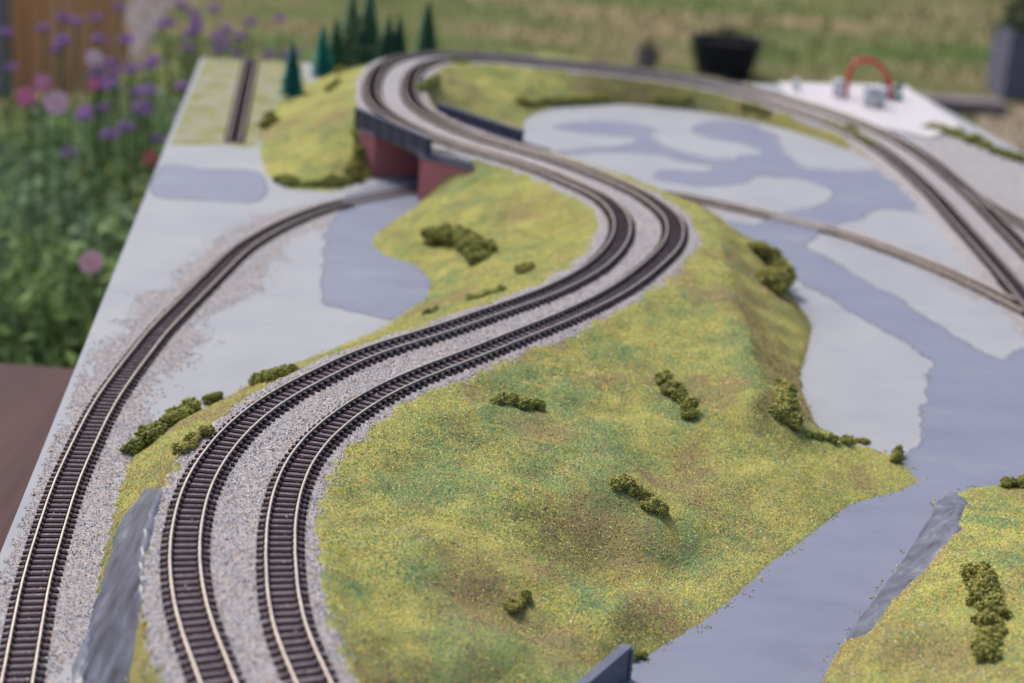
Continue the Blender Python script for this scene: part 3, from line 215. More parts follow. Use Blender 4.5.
# ---------------------------------------------------------------- helpers
random.seed(7); RNG = np.random.RandomState(11)
COL = scene.collection
def tag(o, label=None, cat=None, group=None, kind=None):
    if label: o['label'] = label
    if cat: o['category'] = cat
    if group: o['group'] = group
    if kind: o['kind'] = kind
    return o
def empty(name, loc=(0, 0, 0), rz=0):
    o = bpy.data.objects.new(name, None); COL.objects.link(o)
    o.empty_display_size = .01; o.location = Vector(loc) * MM; o.rotation_euler[2] = rz
    return o
def link(name, me, mat=None, parent=None):
    if mat is not None and len(me.materials) == 0: me.materials.append(mat)
    o = bpy.data.objects.new(name, me); COL.objects.link(o)
    if parent is not None: o.parent = parent
    return o
def mesh_np(name, verts, faces, mat=None, parent=None, smooth=False, col=None, origin=None):
    """verts (N,3) in mm; faces (M,k) of one size or a list of arrays"""
    v = np.asarray(verts, np.float64).reshape(-1, 3)
    if origin is None and parent is None:
        origin = np.array([(v[:, 0].min() + v[:, 0].max()) / 2, (v[:, 1].min() + v[:, 1].max()) / 2, v[:, 2].min()])
    if origin is None: origin = np.zeros(3)
    v = (v - origin) * MM
    fl = faces if isinstance(faces, list) else [faces]
    fl = [np.asarray(f, np.int32) for f in fl if len(f)]
    loops = np.concatenate([f.ravel() for f in fl]); sizes = np.concatenate([np.full(len(f), f.shape[1], np.int32) for f in fl])
    me = bpy.data.meshes.new(name)
    me.vertices.add(len(v)); me.vertices.foreach_set('co', v.astype(np.float32).ravel())
    me.loops.add(len(loops)); me.loops.foreach_set('vertex_index', loops)
    me.polygons.add(len(sizes)); me.polygons.foreach_set('loop_start', np.r_[0, np.cumsum(sizes)[:-1]].astype(np.int32))
    me.polygons.foreach_set('loop_total', sizes)
    if smooth: me.polygons.foreach_set('use_smooth', np.ones(len(sizes), bool))
    if col is not None:
        a = me.color_attributes.new('Col', 'FLOAT_COLOR', 'POINT')
        c = np.ones((len(v), 4), np.float32); c[:, :3] = col; a.data.foreach_set('color', c.ravel())
    me.update(calc_edges=True); me.validate()
    o = link(name, me, mat, parent); o.location = Vector(origin) * MM
    return o
class MB:
    """collects boxes, prisms and tubes (mm) and links them as one mesh"""
    def __init__(s): s.v = []; s.f = []
    def add(s, v, f):
        n = len(s.v); s.v += [tuple(p) for p in v]; s.f += [tuple(i + n for i in q) for q in f]; return s
    def box(s, x0, x1, y0, y1, z0, z1, M=None):
        v = [(x, y, z) for z in (z0, z1) for y in (y0, y1) for x in (x0, x1)]
        if M is not None: v = [M(p) for p in v]
        return s.add(v, [(0, 2, 3, 1), (4, 5, 7, 6), (0, 1, 5, 4), (2, 6, 7, 3), (0, 4, 6, 2), (1, 3, 7, 5)])
    def prism(s, poly, z0, z1):
        n = len(poly); v = [(x, y, z0) for x, y in poly] + [(x, y, z1) for x, y in poly]
        f = [tuple(range(n - 1, -1, -1)), tuple(range(n, 2 * n))] + [(i, (i + 1) % n, n + (i + 1) % n, n + i) for i in range(n)]
        return s.add(v, f)
    def tube(s, pts, rad, n=8, cap=True):
        pts = [Vector(p) for p in pts]; rad = [rad] * len(pts) if not hasattr(rad, '__len__') else rad
        base = len(s.v); up = Vector((.3, .2, 1)).normalized()
        for i, p in enumerate(pts):
            t = (pts[min(i + 1, len(pts) - 1)] - pts[max(i - 1, 0)]).normalized()
            if abs(t.dot(up)) > .97: a = t.cross(Vector((1, 0, 0))).normalized()
            else: a = t.cross(up).normalized()
            b = t.cross(a)
            for k in range(n):
                w = 2 * math.pi * k / n; s.v.append(tuple(p + (a * math.cos(w) + b * math.sin(w)) * rad[i]))
        for i in range(len(pts) - 1):
            for k in range(n):
                a0 = base + i * n + k; a1 = base + i * n + (k + 1) % n
                s.f.append((a0, a1, a1 + n, a0 + n))
        if cap:
            s.f.append(tuple(base + k for k in range(n))[::-1]); e = base + (len(pts) - 1) * n; s.f.append(tuple(e + k for k in range(n)))
        return s
    def lathe(s, prof, n=24, c=(0, 0, 0)):
        base = len(s.v)
        for r, z in prof:
            for k in range(n):
                w = 2 * math.pi * k / n; s.v.append((c[0] + r * math.cos(w), c[1] + r * math.sin(w), c[2] + z))
        for i in range(len(prof) - 1):
            for k in range(n):
                a0 = base + i * n + k; a1 = base + i * n + (k + 1) % n; s.f.append((a0, a1, a1 + n, a0 + n))
        return s
    def build(s, name, mat, parent=None, smooth=False, origin=None, bevel=0):
        v = np.array(s.v, float)
        if origin is None and parent is None: origin = np.array([(v[:, 0].min() + v[:, 0].max()) / 2, (v[:, 1].min() + v[:, 1].max()) / 2, v[:, 2].min()])
        if origin is None: origin = np.zeros(3)
        me = bpy.data.meshes.new(name); me.from_pydata([tuple(p) for p in (v - origin) * MM], [], s.f); me.update()
        bm = bmesh.new(); bm.from_mesh(me); bmesh.ops.recalc_face_normals(bm, faces=bm.faces)
        if bevel: bmesh.ops.bevel(bm, geom=[e for e in bm.edges if e.calc_face_angle(0) > .6], offset=bevel * MM, segments=2, affect='EDGES', profile=.6)
        bm.to_mesh(me); bm.free()
        if smooth: me.polygons.foreach_set('use_smooth', np.ones(len(me.polygons), bool))
        o = link(name, me, mat, parent); o.location = Vector(origin) * MM
        return o
# ---------------------------------------------------------------- materials
def new_mat(name, rough=.8, metal=0, spec=.3):
    m = bpy.data.materials.new(name); m.use_nodes = True; nt = m.node_tree
    b = nt.nodes['Principled BSDF']; b.inputs['Roughness'].default_value = rough; b.inputs['Metallic'].default_value = metal
    b.inputs['Specular IOR Level'].default_value = spec
    return m, nt, b
def N(nt, typ, **kw):
    n = nt.nodes.new(typ)
    for k, v in kw.items():
        if k.startswith('i_'): n.inputs[k[2:].replace('_', ' ')].default_value = v
        else: setattr(n, k, v)
    return n
def mmcoord(nt, sc=(1, 1, 1)):
    """world position in millimetres, optionally stretched"""
    g = N(nt, 'ShaderNodeNewGeometry'); m = N(nt, 'ShaderNodeVectorMath', operation='MULTIPLY'); m.inputs[1].default_value = tuple(1000 * s for s in sc)
    nt.links.new(g.outputs['Position'], m.inputs[0]); return m.outputs[0]
def noise(nt, vec, size, detail=3, rough=.55):
    n = N(nt, 'ShaderNodeTexNoise'); n.inputs['Scale'].default_value = 1.0 / size; n.inputs['Detail'].default_value = detail; n.inputs['Roughness'].default_value = rough
    nt.links.new(vec, n.inputs['Vector']); return n.outputs['Fac']
def cells(nt, vec, size):
    n = N(nt, 'ShaderNodeTexVoronoi'); n.inputs['Scale'].default_value = 1.0 / size; nt.links.new(vec, n.inputs['Vector'])
    s = N(nt, 'ShaderNodeSeparateColor'); nt.links.new(n.outputs['Color'], s.inputs[0])
    return s.outputs[0], s.outputs[1], n.outputs['Distance']
def ramp(nt, fac, stops, mode='LINEAR'):
    r = N(nt, 'ShaderNodeValToRGB'); r.color_ramp.interpolation = mode; e = r.color_ramp.elements
    while len(e) < len(stops): e.new(.5)
    for k, (p, c) in zip(e, stops): k.position = p; k.color = (*c, 1) if len(c) == 3 else c
    if fac is not None: nt.links.new(fac, r.inputs[0])
    return r.outputs[0]
def mix(nt, fac, a, b, mode='MIX'):
    m = N(nt, 'ShaderNodeMix', data_type='RGBA', blend_type=mode)
    for s, x in ((m.inputs[0], fac), (m.inputs[6], a), (m.inputs[7], b)):
        if isinstance(x, (int, float)): s.default_value = x
        elif isinstance(x, tuple): s.default_value = (*x, 1) if len(x) == 3 else x
        else: nt.links.new(x, s)
    return m.outputs[2]
def bump(nt, b, h, dist, strength=1.0):
    n = N(nt, 'ShaderNodeBump'); n.inputs['Distance'].default_value = dist * MM; n.inputs['Strength'].default_value = strength
    nt.links.new(h, n.inputs['Height']); nt.links.new(n.outputs[0], b.inputs['Normal'])
def plain(name, c, rough=.6, metal=0, spec=.3, var=.12, size=6, bmp=0):
    m, nt, b = new_mat(name, rough, metal, spec); v = mmcoord(nt); f = noise(nt, v, size, 4)
    lo = tuple(x * (1 - var) for x in c); hi = tuple(min(1, x * (1 + var)) for x in c)
    nt.links.new(ramp(nt, f, [(.3, lo), (.7, hi)]), b.inputs['Base Color'])
    if bmp: bump(nt, b, noise(nt, v, size * .3, 3), bmp)
    return m
def attr_mat(name, rough=.9, spec=.1, trans=0):
    m, nt, b = new_mat(name, rough, 0, spec); a = N(nt, 'ShaderNodeVertexColor'); a.layer_name = 'Col'
    nt.links.new(a.outputs[0], b.inputs['Base Color'])
    if trans:
        t = N(nt, 'ShaderNodeBsdfTranslucent'); nt.links.new(a.outputs[0], t.inputs[0]); mx = N(nt, 'ShaderNodeMixShader'); mx.inputs[0].default_value = trans
        nt.links.new(b.outputs[0], mx.inputs[1]); nt.links.new(t.outputs[0], mx.inputs[2]); nt.links.new(mx.outputs[0], nt.nodes['Material Output'].inputs[0])
    return m
def m_grass():
    m, nt, b = new_mat('flock_grass', 1, 0, .05); v = mmcoord(nt)
    big = ramp(nt, noise(nt, v, 42, 3, .6), [(.32, (.10, .15, .07)), (.40, (.22, .26, .09)), (.49, (.40, .37, .10)), (.57, (.38, .31, .11)), (.66, (.20, .14, .085))])
    c1, c2, d = cells(nt, v, .75)
    spk = ramp(nt, c1, [(0, (.08, .14, .07)), (.18, (.17, .24, .08)), (.38, (.32, .33, .08)), (.6, (.45, .42, .11)), (.76, (.40, .28, .10)), (.88, (.20, .15, .10)), (.95, (.42, .42, .32))], 'CONSTANT')
    col = mix(nt, 1.0, mix(nt, .65, big, spk), (1.12, 1.15, 1.08), 'MULTIPLY')
    col = mix(nt, ramp(nt, noise(nt, v, 11, 3), [(.52, (0, 0, 0)), (.70, (.65, .65, .65))]), col, (.13, .19, .085))
    nt.links.new(col, b.inputs['Base Color'])
    g = N(nt, 'ShaderNodeNewGeometry'); sp = N(nt, 'ShaderNodeSeparateXYZ'); nt.links.new(g.outputs['Normal'], sp.inputs[0])
    a = N(nt, 'ShaderNodeVertexColor'); a.layer_name = 'Col'; ac = N(nt, 'ShaderNodeSeparateColor'); nt.links.new(a.outputs[0], ac.inputs[0])
    def part(o, k):
        q = N(nt, 'ShaderNodeMath', operation='MULTIPLY'); nt.links.new(o, q.inputs[0]); q.inputs[1].default_value = k; return q.outputs[0]
    col = mix(nt, part(ac.outputs[2], .35), col, (.54, .48, .15)); col = mix(nt, part(ac.outputs[1], .58), col, (.15, .23, .11)); col = mix(nt, part(ac.outputs[0], .58), col, (.27, .195, .11))
    thin = ramp(nt, sp.outputs[2], [(.66, (.5, .5, .5)), (.86, (0, 0, 0))])       # flock lies thin on the steep faces, brown scatter shows
    col = mix(nt, thin, col, ramp(nt, noise(nt, mmcoord(nt, (1, 1, .35)), 6, 5, .7), [(.35, (.20, .15, .08)), (.6, (.34, .29, .11)), (.75, (.22, .24, .10))]))
    nt.links.new(col, b.inputs['Base Color'])
    h = mix(nt, .5, c2, noise(nt, v, 1.6, 2)); bump(nt, b, h, .8, .8)
    return m
def m_ballast():
    m, nt, b = new_mat('ballast_chips', .95, 0, .15); v = mmcoord(nt)
    c1, c2, d = cells(nt, v, .8)
    spk = ramp(nt, c1, [(0, (.16, .15, .17)), (.14, (.28, .27, .29)), (.34, (.40, .38, .39)), (.58, (.46, .43, .42)), (.76, (.52, .44, .37)), (.86, (.35, .36, .43)), (.94, (.58, .56, .55))], 'CONSTANT')
    col = mix(nt, ramp(nt, noise(nt, v, 22, 3), [(.35, (0, 0, 0)), (.7, (.55, .55, .55))]), spk, (.375, .36, .375))
    nt.links.new(col, b.inputs['Base Color']); bump(nt, b, d, .5, .9)
    return m
def m_board():
    m, nt, b = new_mat('grey_board_paint', .7, 0, .25); v = mmcoord(nt)
    col = ramp(nt, noise(nt, v, 70, 5, .6), [(.28, (.295, .306, .336)), (.5, (.332, .341, .368)), (.72, (.368, .373, .392))])
    sc = ramp(nt, noise(nt, v, 9, 5, .7), [(.45, (0, 0, 0)), (.75, (.3, .3, .3))])
    col = mix(nt, sc, col, (.375, .38, .40))
    nt.links.new(col, b.inputs['Base Color']); d1 = ramp(nt, noise(nt, mmcoord(nt, (.4, 1, 1)), 16, 7, .75), [(.58, (0, 0, 0)), (.74, (.5, .5, .5))]); nt.links.new(mix(nt, d1, col, (.27, .28, .315)), b.inputs['Base Color'])
    bump(nt, b, noise(nt, v, 5, 3, .5), .1, .4)
    return m
def m_river():
    m, nt, b = new_mat('river_paint', .55, 0, .35); v = mmcoord(nt)
    nt.links.new(ramp(nt, noise(nt, mmcoord(nt, (.3, 1, 1)), 12, 5, .7), [(.3, (.38, .38, .38)), (.7, (.7, .7, .7))]), b.inputs['Roughness'])
    col = ramp(nt, noise(nt, mmcoord(nt, (.45, 1, 1)), 34, 6, .68), [(.28, (.165, .178, .252)), (.46, (.196, .21, .288)), (.58, (.208, .222, .298)), (.78, (.265, .275, .335))])
    nt.links.new(col, b.inputs['Base Color']); bump(nt, b, noise(nt, v, 3.5, 3, .6), .12, .5)
    return m
def m_rock():
    m, nt, b = new_mat('painted_plaster_rock', .33, 0, .5); v = mmcoord(nt, (1, .45, .45))
    f = noise(nt, v, 7, 6, .7)
    col = ramp(nt, f, [(.30, (.035, .04, .055)), (.42, (.085, .092, .13)), (.60, (.15, .16, .22)), (.78, (.32, .33, .40))])
    nt.links.new(col, b.inputs['Base Color']); bump(nt, b, f, 1.0, .6)
    return m
def m_brick():
    m, nt, b = new_mat('red_brick_card', .85, 0, .15); v = mmcoord(nt)
    c = ramp(nt, noise(nt, v, 5, 4), [(.3, (.46, .16, .17)), (.7, (.56, .21, .215))])
    nt.links.new(c, b.inputs['Base Color']); bump(nt, b, noise(nt, v, 1.5, 3), .3)
    return m
def m_lawn():
    m, nt, b = new_mat('worn_lawn', 1, 0, .05); v = mmcoord(nt, (.55, 1, 1))
    f = noise(nt, v, 700, 4, .6)
    col = ramp(nt, f, [(.36, (.10, .15, .045)), (.47, (.155, .18, .065)), (.55, (.25, .205, .115)), (.66, (.38, .265, .17))])
    g = noise(nt, mmcoord(nt), 60, 5, .7)
    col = mix(nt, ramp(nt, g, [(.35, (0, 0, 0)), (.7, (.5, .5, .5))]), col, (.14, .16, .07))
    nt.links.new(col, b.inputs['Base Color']); bump(nt, b, g, 20, .6)
    return m
def m_dry():
    m, nt, b = new_mat('dry_scatter', 1, 0, .05); v = mmcoord(nt)
    col = ramp(nt, noise(nt, v, 26, 5, .7), [(.32, (.16, .19, .07)), (.44, (.27, .27, .11)), (.55, (.33, .32, .23)), (.68, (.36, .355, .36))])
    c1, c2, d = cells(nt, v, 2.2); col = mix(nt, .3, col, ramp(nt, c1, [(0, (.13, .17, .07)), (.4, (.34, .31, .15)), (.8, (.38, .37, .36))], 'CONSTANT'))
    nt.links.new(col, b.inputs['Base Color']); bump(nt, b, c2, .5, .6)
    return m
def m_wood(name, c0, c1, sc=(1, .06, 1), size=14, rough=.6):
    m, nt, b = new_mat(name, rough, 0, .2); v = mmcoord(nt, sc)
    f = noise(nt, v, size, 6, .65)
    nt.links.new(ramp(nt, f, [(.3, c0), (.7, c1)]), b.inputs['Base Color']); bump(nt, b, f, 1.0, .5)
    return m
M = dict(
    grass=m_grass(), ballast=m_ballast(), board=m_board(), river=m_river(), rock=m_rock(), brick=m_brick(), lawn=m_lawn(),
    grain=attr_mat('chips'), leaf=attr_mat('leaves', .65, .35, .4), foam=attr_mat('foam_foliage', 1, .05), petal=attr_mat('petals', .7, .15, .35),
    sleeper=plain('brown_plastic_sleeper', (.024, .009, .013), .65, 0, .12, .3, 3, .05), bed=plain('dark_track_base', (.19, .17, .20), .9, 0, .1, .3, 1.2, .2),
    rail=plain('nickel_silver_rail', (.56, .49, .43), .40, 1, .5, .12, 9),
    girder=plain('blue_black_girder', (.045, .05, .09), .5, 0, .4, .2, 4),
    wall=plain('dark_slate_wall', (.12, .13, .19), .6, 0, .3, .2, 4, .2),
    deck=plain('grey_deck', (.10, .10, .13), .8),
    white=plain('white_foam_sheet', (.56, .53, .55), .7, 0, .2, .05, 20),
    red=plain('red_plastic', (.62, .045, .05), .4, 0, .4),
    clear=plain('milky_plastic', (.62, .62, .66), .3, 0, .5, .1, 4),
    teal=plain('teal_plastic', (.03, .25, .18), .4), black=plain('black_plastic', (.012, .012, .018), .5, 0, .3, .2, 30),
    pot=plain('matt_black_pot', (.018, .017, .026), .7, 0, .2, .3, 60), soil=plain('dark_soil', (.05, .04, .035), 1, 0, .1, .4, 30, 4),
    slate=plain('blue_grey_planter', (.13, .13, .19), .6, 0, .3, .15, 80), stone=plain('lilac_grey_stone', (.20, .17, .18), .9, 0, .2, .2, 60, 3),
    path=plain('sandy_earth', (.30, .24, .18), 1, 0, .1, .2, 120, 5),
    ply=m_wood('plywood_edge', (.42, .32, .22), (.55, .44, .32), (.06, 1, 1)),
    table=m_wood('dark_stained_wood', (.05, .022, .025), (.09, .046, .048), (1, .05, 1), 16, .7),
    fence=m_wood('orange_fence_wood', (.62, .26, .11), (.80, .44, .24), (1, 1, .05), 40, .8), post=plain('pale_grey_post', (.24, .23, .25), .9, 0, .1, .15, 60),
    bark=plain('brown_bark', (.10, .07, .05), .9), stem=plain('green_stem', (.12, .18, .07), .7, 0, .2, .2, 20),
)
# ---------------------------------------------------------------- ground
mb = MB(); mb.prism([(-30000, -8000), (30000, -8000), (30000, 60000), (-30000, 60000)], -760, -700)
tag(mb.build('lawn', M['lawn']), kind='structure')
mb = MB(); mb.prism(PATH, -700, -696); tag(mb.build('path', M['path']), kind='structure')
mb = MB(); mb.prism(PATH_FAR, -700, -695); tag(mb.build('path', M['stone']), kind='structure')
# ---------------------------------------------------------------- the board, its paint, hills
DL = np.array((-.1345, .9909)); DE = np.array((.9909, .1345))           # along the board, across the board
L_FAR = np.array((-333., 1608.)); BW, BL = 748.0, 1360.0
def bp(a, e): return tuple(L_FAR - DL * a + DE * e)                       # a mm from the far edge, e mm from the long edge
JOINT = 755.0
board = tag(empty('layout_board', (*bp(BL / 2, BW / 2), -120)), 'large pale grey painted baseboard that carries the whole model railway', 'board')
def on_board(mb, name, mat, **k):
    o = mb.build(name, mat, board, origin=np.zeros(3), **k); o.location = -board.location; return o
on_board(MB().prism([bp(0, 0), bp(JOINT - .12, 0), bp(JOINT - .12, BW), bp(0, BW)][::-1], -15, BOARD_Z), 'top_panel', M['board'])
on_board(MB().prism([bp(JOINT + .12, 0), bp(BL, 0), bp(BL, BW), bp(JOINT + .12, BW)][::-1], -15, BOARD_Z), 'top_panel', M['board'])
for a0, a1, e0, e1 in ((2, BL - 2, 2, 22), (2, BL - 2, BW - 22, BW - 2), (2, 22, 24, BW - 24), (BL - 22, BL - 2, 24, BW - 24), (JOINT - 10, JOINT + 10, 24, BW - 24)):
    on_board(MB().prism([bp(a0, e0), bp(a1, e0), bp(a1, e1), bp(a0, e1)][::-1], -120, -15.2), 'frame_batten', M['ply'])
BOARD_POLY = [bp(3, 3), bp(BL, 3), bp(BL, BW - 3), bp(3, BW - 3)]
on_brd = inside(BOARD_POLY)
def closed_spline(poly, n=7, amp=.9, seed=1):
    p = np.array(poly, float); k = len(p); out = []; rs = np.random.RandomState(seed)
    for i in range(k):
        a, b, c, d = p[i - 1], p[i], p[(i + 1) % k], p[(i + 2) % k]
        for t in np.arange(n) / n:
            out.append(.5 * (2 * b + (c - a) * t + (2 * a - 5 * b + 4 * c - d) * t * t + (3 * b - a - 3 * c + d) * t ** 3))
    out = np.array(out); w = np.stack([value_noise(16, seed + 200, out[:, 0], out[:, 1]), value_noise(16, seed + 210, out[:, 0], out[:, 1])], 1) * 2.2 * amp + np.stack([value_noise(5, seed + 220, out[:, 0], out[:, 1]), value_noise(5, seed + 230, out[:, 0], out[:, 1])], 1) * 1.0 * amp
    return out + w + rs.normal(0, amp, out.shape) * .22
def sheet(name, poly, z, mat, thick=.0):
    me = bpy.data.meshes.new(name); bm = bmesh.new()
    f = bm.faces.new([bm.verts.new((x * MM, y * MM, z * MM)) for x, y in poly])
    f.normal_update()
    if f.normal.z < 0: f.normal_flip()
    bmesh.ops.triangulate(bm, faces=[f], ngon_method='EAR_CLIP'); bm.to_mesh(me); bm.free()
    return link(name, me, mat)
for i, poly in enumerate((RIVER_MAIN, RIVER_POOL, RIVER_PATCH)):
    tag(sheet('river', closed_spline(poly, 12, .9 if i < 2 else .6, i), BOARD_Z + .15, M['river']), kind='structure')
def m_edge():
    m, nt, b = new_mat('dry_brushed_river_edge', .6, 0, .3); v = mmcoord(nt)
    b.inputs['Base Color'].default_value = (.215, .228, .30, 1)
    a = N(nt, 'ShaderNodeVertexColor'); a.layer_name = 'Col'
    f = N(nt, 'ShaderNodeMath', operation='ADD'); nt.links.new(noise(nt, mmcoord(nt, (.5, 1, 1)), 3.2, 5, .7), f.inputs[0]); nt.links.new(a.outputs[0], f.inputs[1])
    nt.links.new(ramp(nt, f.outputs[0], [(.72, (0, 0, 0)), (1.0, (1, 1, 1))]), b.inputs['Alpha'])
    return m
EDGE = m_edge()
for i, poly in enumerate((RIVER_MAIN, RIVER_POOL, RIVER_PATCH)):       # thin worn paint round the rim of each painted patch
    p = closed_spline(poly, 12, .9 if i < 2 else .6, i); k = len(p); t = np.roll(p, -3, 0) - np.roll(p, 3, 0); t /= np.linalg.norm(t, axis=1)[:, None] + 1e-9
    sgn = 1 if np.sum(p[:, 0] * np.roll(p[:, 1], -1) - np.roll(p[:, 0], -1) * p[:, 1]) > 0 else -1
    n = np.stack([t[:, 1], -t[:, 0]], 1) * sgn; wd = 4.5 + 3 * value_noise(17, 300 + i, p[:, 0], p[:, 1])[:, None]
    q0, q1 = p - n * 1.0, p + n * wd; V = np.concatenate([np.c_[q0, np.full(k, BOARD_Z + .24)], np.c_[q1, np.full(k, BOARD_Z + .24)]]); j = np.arange(k); jn = (j + 1) % k
    F = np.stack([j, jn, jn + k, j + k], 1); c = np.concatenate([np.full(k, .62), np.zeros(k)])
    tag(mesh_np('river_edge', V, F, EDGE, col=np.repeat(c[:, None], 3, 1)), kind='structure')
in_river = inside(RIVER_MAIN) | inside(RIVER_POOL)
# fields for the covering materials, in mm inside (+) or outside (-)
bridge_zone = carve & (dAB < 34) & (zAB > 15)
mAB = np.where((dB < dA) & (MY < 860), 12.4, 14.0) + 3.0 * value_noise(13, 21) + 2.2 * value_noise(5, 22) - dAB
mAB = mAB + 5 * smoothstep(235, 290, MX) * (1 - smoothstep(1300, 1480, MY))
mAB = np.where((dA + dB < 42) & (dAB < 22), np.maximum(mAB, 4), mAB)
far_low = smoothstep(60, 120, MX)
mD = 21 + 8 * value_noise(30, 23) + 5 * value_noise(11, 24) + 2.5 * value_noise(4, 25) - dD - far_low * 8
mD = np.where(in_river, -9, mD)
yard = blur(inside(YARD).astype(float), 6) * 14 - 7 + 3 * value_noise(9, 26)
yard = np.where(blur(inside(YARD).astype(float), 6) < .03, -30, yard)
lawn_patch = blur(inside(LEFT_LAWN).astype(float), 8) * 14 - 7 + 3 * value_noise(14, 27)
mRL = blur(inside(ROCK_LEFT).astype(float), 10) * 10 - 5 + 1.0 * value_noise(11, 28)
mRR = blur(inside(ROCK_RIGHT).astype(float), 3) * 8 - 4 + 1.2 * value_noise(8, 29)
def grid_mesh(name, cellmask, Z, mat, **k):
    j, i = np.nonzero(cellmask[:-1, :-1]); idx = np.full((NY, NX), -1, np.int64)
    use = np.zeros((NY, NX), bool)
    for dj, di in ((0, 0), (0, 1), (1, 1), (1, 0)): use[j + dj, i + di] = True
    idx[use] = np.arange(use.sum()); v = np.stack([MX[use], MY[use], Z[use]], 1)
    f = np.stack([idx[j, i], idx[j, i + 1], idx[j + 1, i + 1], idx[j + 1, i]], 1)
    return mesh_np(name, v, f, mat, smooth=True, **k)
ZT = np.where(region, HT, BOARD_Z - 1.0)
cell_any = region.copy(); cell_any[:-1, :-1] = region[:-1, :-1] | region[1:, :-1] | region[:-1, 1:] | region[1:, 1:]
# keep clear of the bridge opening: nothing hangs over the cut
cell_any &= ~(carve & ~(blur(region.astype(float), 1) > .01))
def patch_field(patches, seed):
    f = np.zeros((NY, NX)); wx = MX + 6 * value_noise(14, seed); wy = MY + 6 * value_noise(14, seed + 1)
    for px_, py_, r in patches: f = np.maximum(f, np.exp(-(((wx - px_) / r) ** 2 + ((wy - py_) / (r * 1.3)) ** 2) * 1.2))
    return f
n1 = value_noise(46, 91) + .6 * value_noise(18, 92) + .3 * value_noise(7, 93); n2 = value_noise(40, 94) + .6 * value_noise(15, 95) + .3 * value_noise(6, 96)
TONE_BROWN = np.clip(np.maximum(patch_field(PATCH_BROWN, 81) * 1.1, smoothstep(.35, 1.1, n1)) + .34 * value_noise(6.5, 97) + .2 * value_noise(3, 197), 0, 1)
TONE_GREEN = np.clip(np.maximum(patch_field(PATCH_GREEN, 83) * 1.1, smoothstep(.35, 1.1, n2)) + .42 * value_noise(7, 98) + .22 * value_noise(3, 198), 0, 1)
TONE_YELLOW = np.clip(np.maximum(patch_field(PATCH_YELLOW, 85), smoothstep(.2, 1.0, -n1)) + .4 * value_noise(6, 199), 0, 1)
owner = np.full((NY, NX), 5)
for k in (4, 3, 2, 0, 1): owner[in_hill[k]] = k
owner[dAB < 14] = 5
cell_any &= inside([bp(-1, -1), bp(BL, -1), bp(BL, BW + 1), bp(-1, BW + 1)])
for k, nm in ((0, 'hill'), (1, 'hill'), (2, 'hill'), (3, 'hill'), (4, 'hill'), (5, 'embankment')):
    c = cell_any & (owner == k)
    if c[:-1, :-1].any():
        use = np.zeros((NY, NX), bool); cj, ci = np.nonzero(c[:-1, :-1])
        for dj, di in ((0, 0), (0, 1), (1, 1), (1, 0)): use[cj + dj, ci + di] = True
        tag(grid_mesh(nm, c, ZT, M['grass'], col=np.stack([TONE_BROWN[use], TONE_GREEN[use], TONE_YELLOW[use]], 1)), kind='structure')
# ---------------------------------------------------------------- chips and flock: loose scatter, real grains
def in_view(x, y, z=20, margin=.25):
    X = x; Yd = y * math.cos(PITCH) - (z - CAM_H) * math.sin(PITCH); Yu = y * math.sin(PITCH) + (z - CAM_H) * math.cos(PITCH)
    u = (X * _c - Yu * _s) / Yd * FPX / 512; w = (X * _s + Yu * _c) / Yd * FPX / 341.5
    return (abs(u) < 1 + margin) & (abs(w) < 1 + margin)
def grains(P, size, cols, tall=1.0, seed=0):
    rs = np.random.RandomState(seed); n = len(P)
    base = np.array([[math.cos(a), math.sin(a), -.35] for a in (0, 2.1, 4.2)] + [[0, 0, .75]])
    th = rs.uniform(0, 6.283, n); V = np.repeat(base[None], n, 0) * rs.uniform(.65, 1.35, (n, 4, 3))
    V[:, 3, :2] += rs.uniform(-.6, .6, (n, 2)); V[:, :, 2] *= tall
    c, s = np.cos(th)[:, None], np.sin(th)[:, None]
    V = np.stack([V[:, :, 0] * c - V[:, :, 1] * s, V[:, :, 0] * s + V[:, :, 1] * c, V[:, :, 2]], 2) * (size / 2)[:, None, None] + P[:, None]
    k = np.arange(n)[:, None] * 4
    F = np.concatenate([k + np.array([[0, 1, 3]]), k + np.array([[1, 2, 3]]), k + np.array([[2, 0, 3]])])
    return V.reshape(-1, 3), F, np.repeat(cols, 4, 0)
def pick(pal, n, rs):
    w = np.array([p[0] for p in pal], float); c = np.array([p[1] for p in pal])
    k = rs.choice(len(pal), n, p=w / w.sum()); return c[k] * rs.uniform(.82, 1.18, (n, 1))
BAL_PAL = [(3, (.38, .36, .37)), (3, (.45, .42, .41)), (2, (.26, .25, .27)), (3, (.50, .40, .32)), (2, (.29, .31, .40)), (1.2, (.58, .56, .55)), (1.4, (.11, .10, .12)), (.9, (.42, .27, .21))]
GRS_PAL = [(4, (.45, .41, .11)), (3.4, (.27, .32, .09)), (2.8, (.13, .23, .09)), (1.8, (.56, .48, .12)), (1.9, (.50, .28, .08)), (1.5, (.19, .13, .09)), (1.2, (.08, .20, .12)), (.5, (.54, .52, .42))]
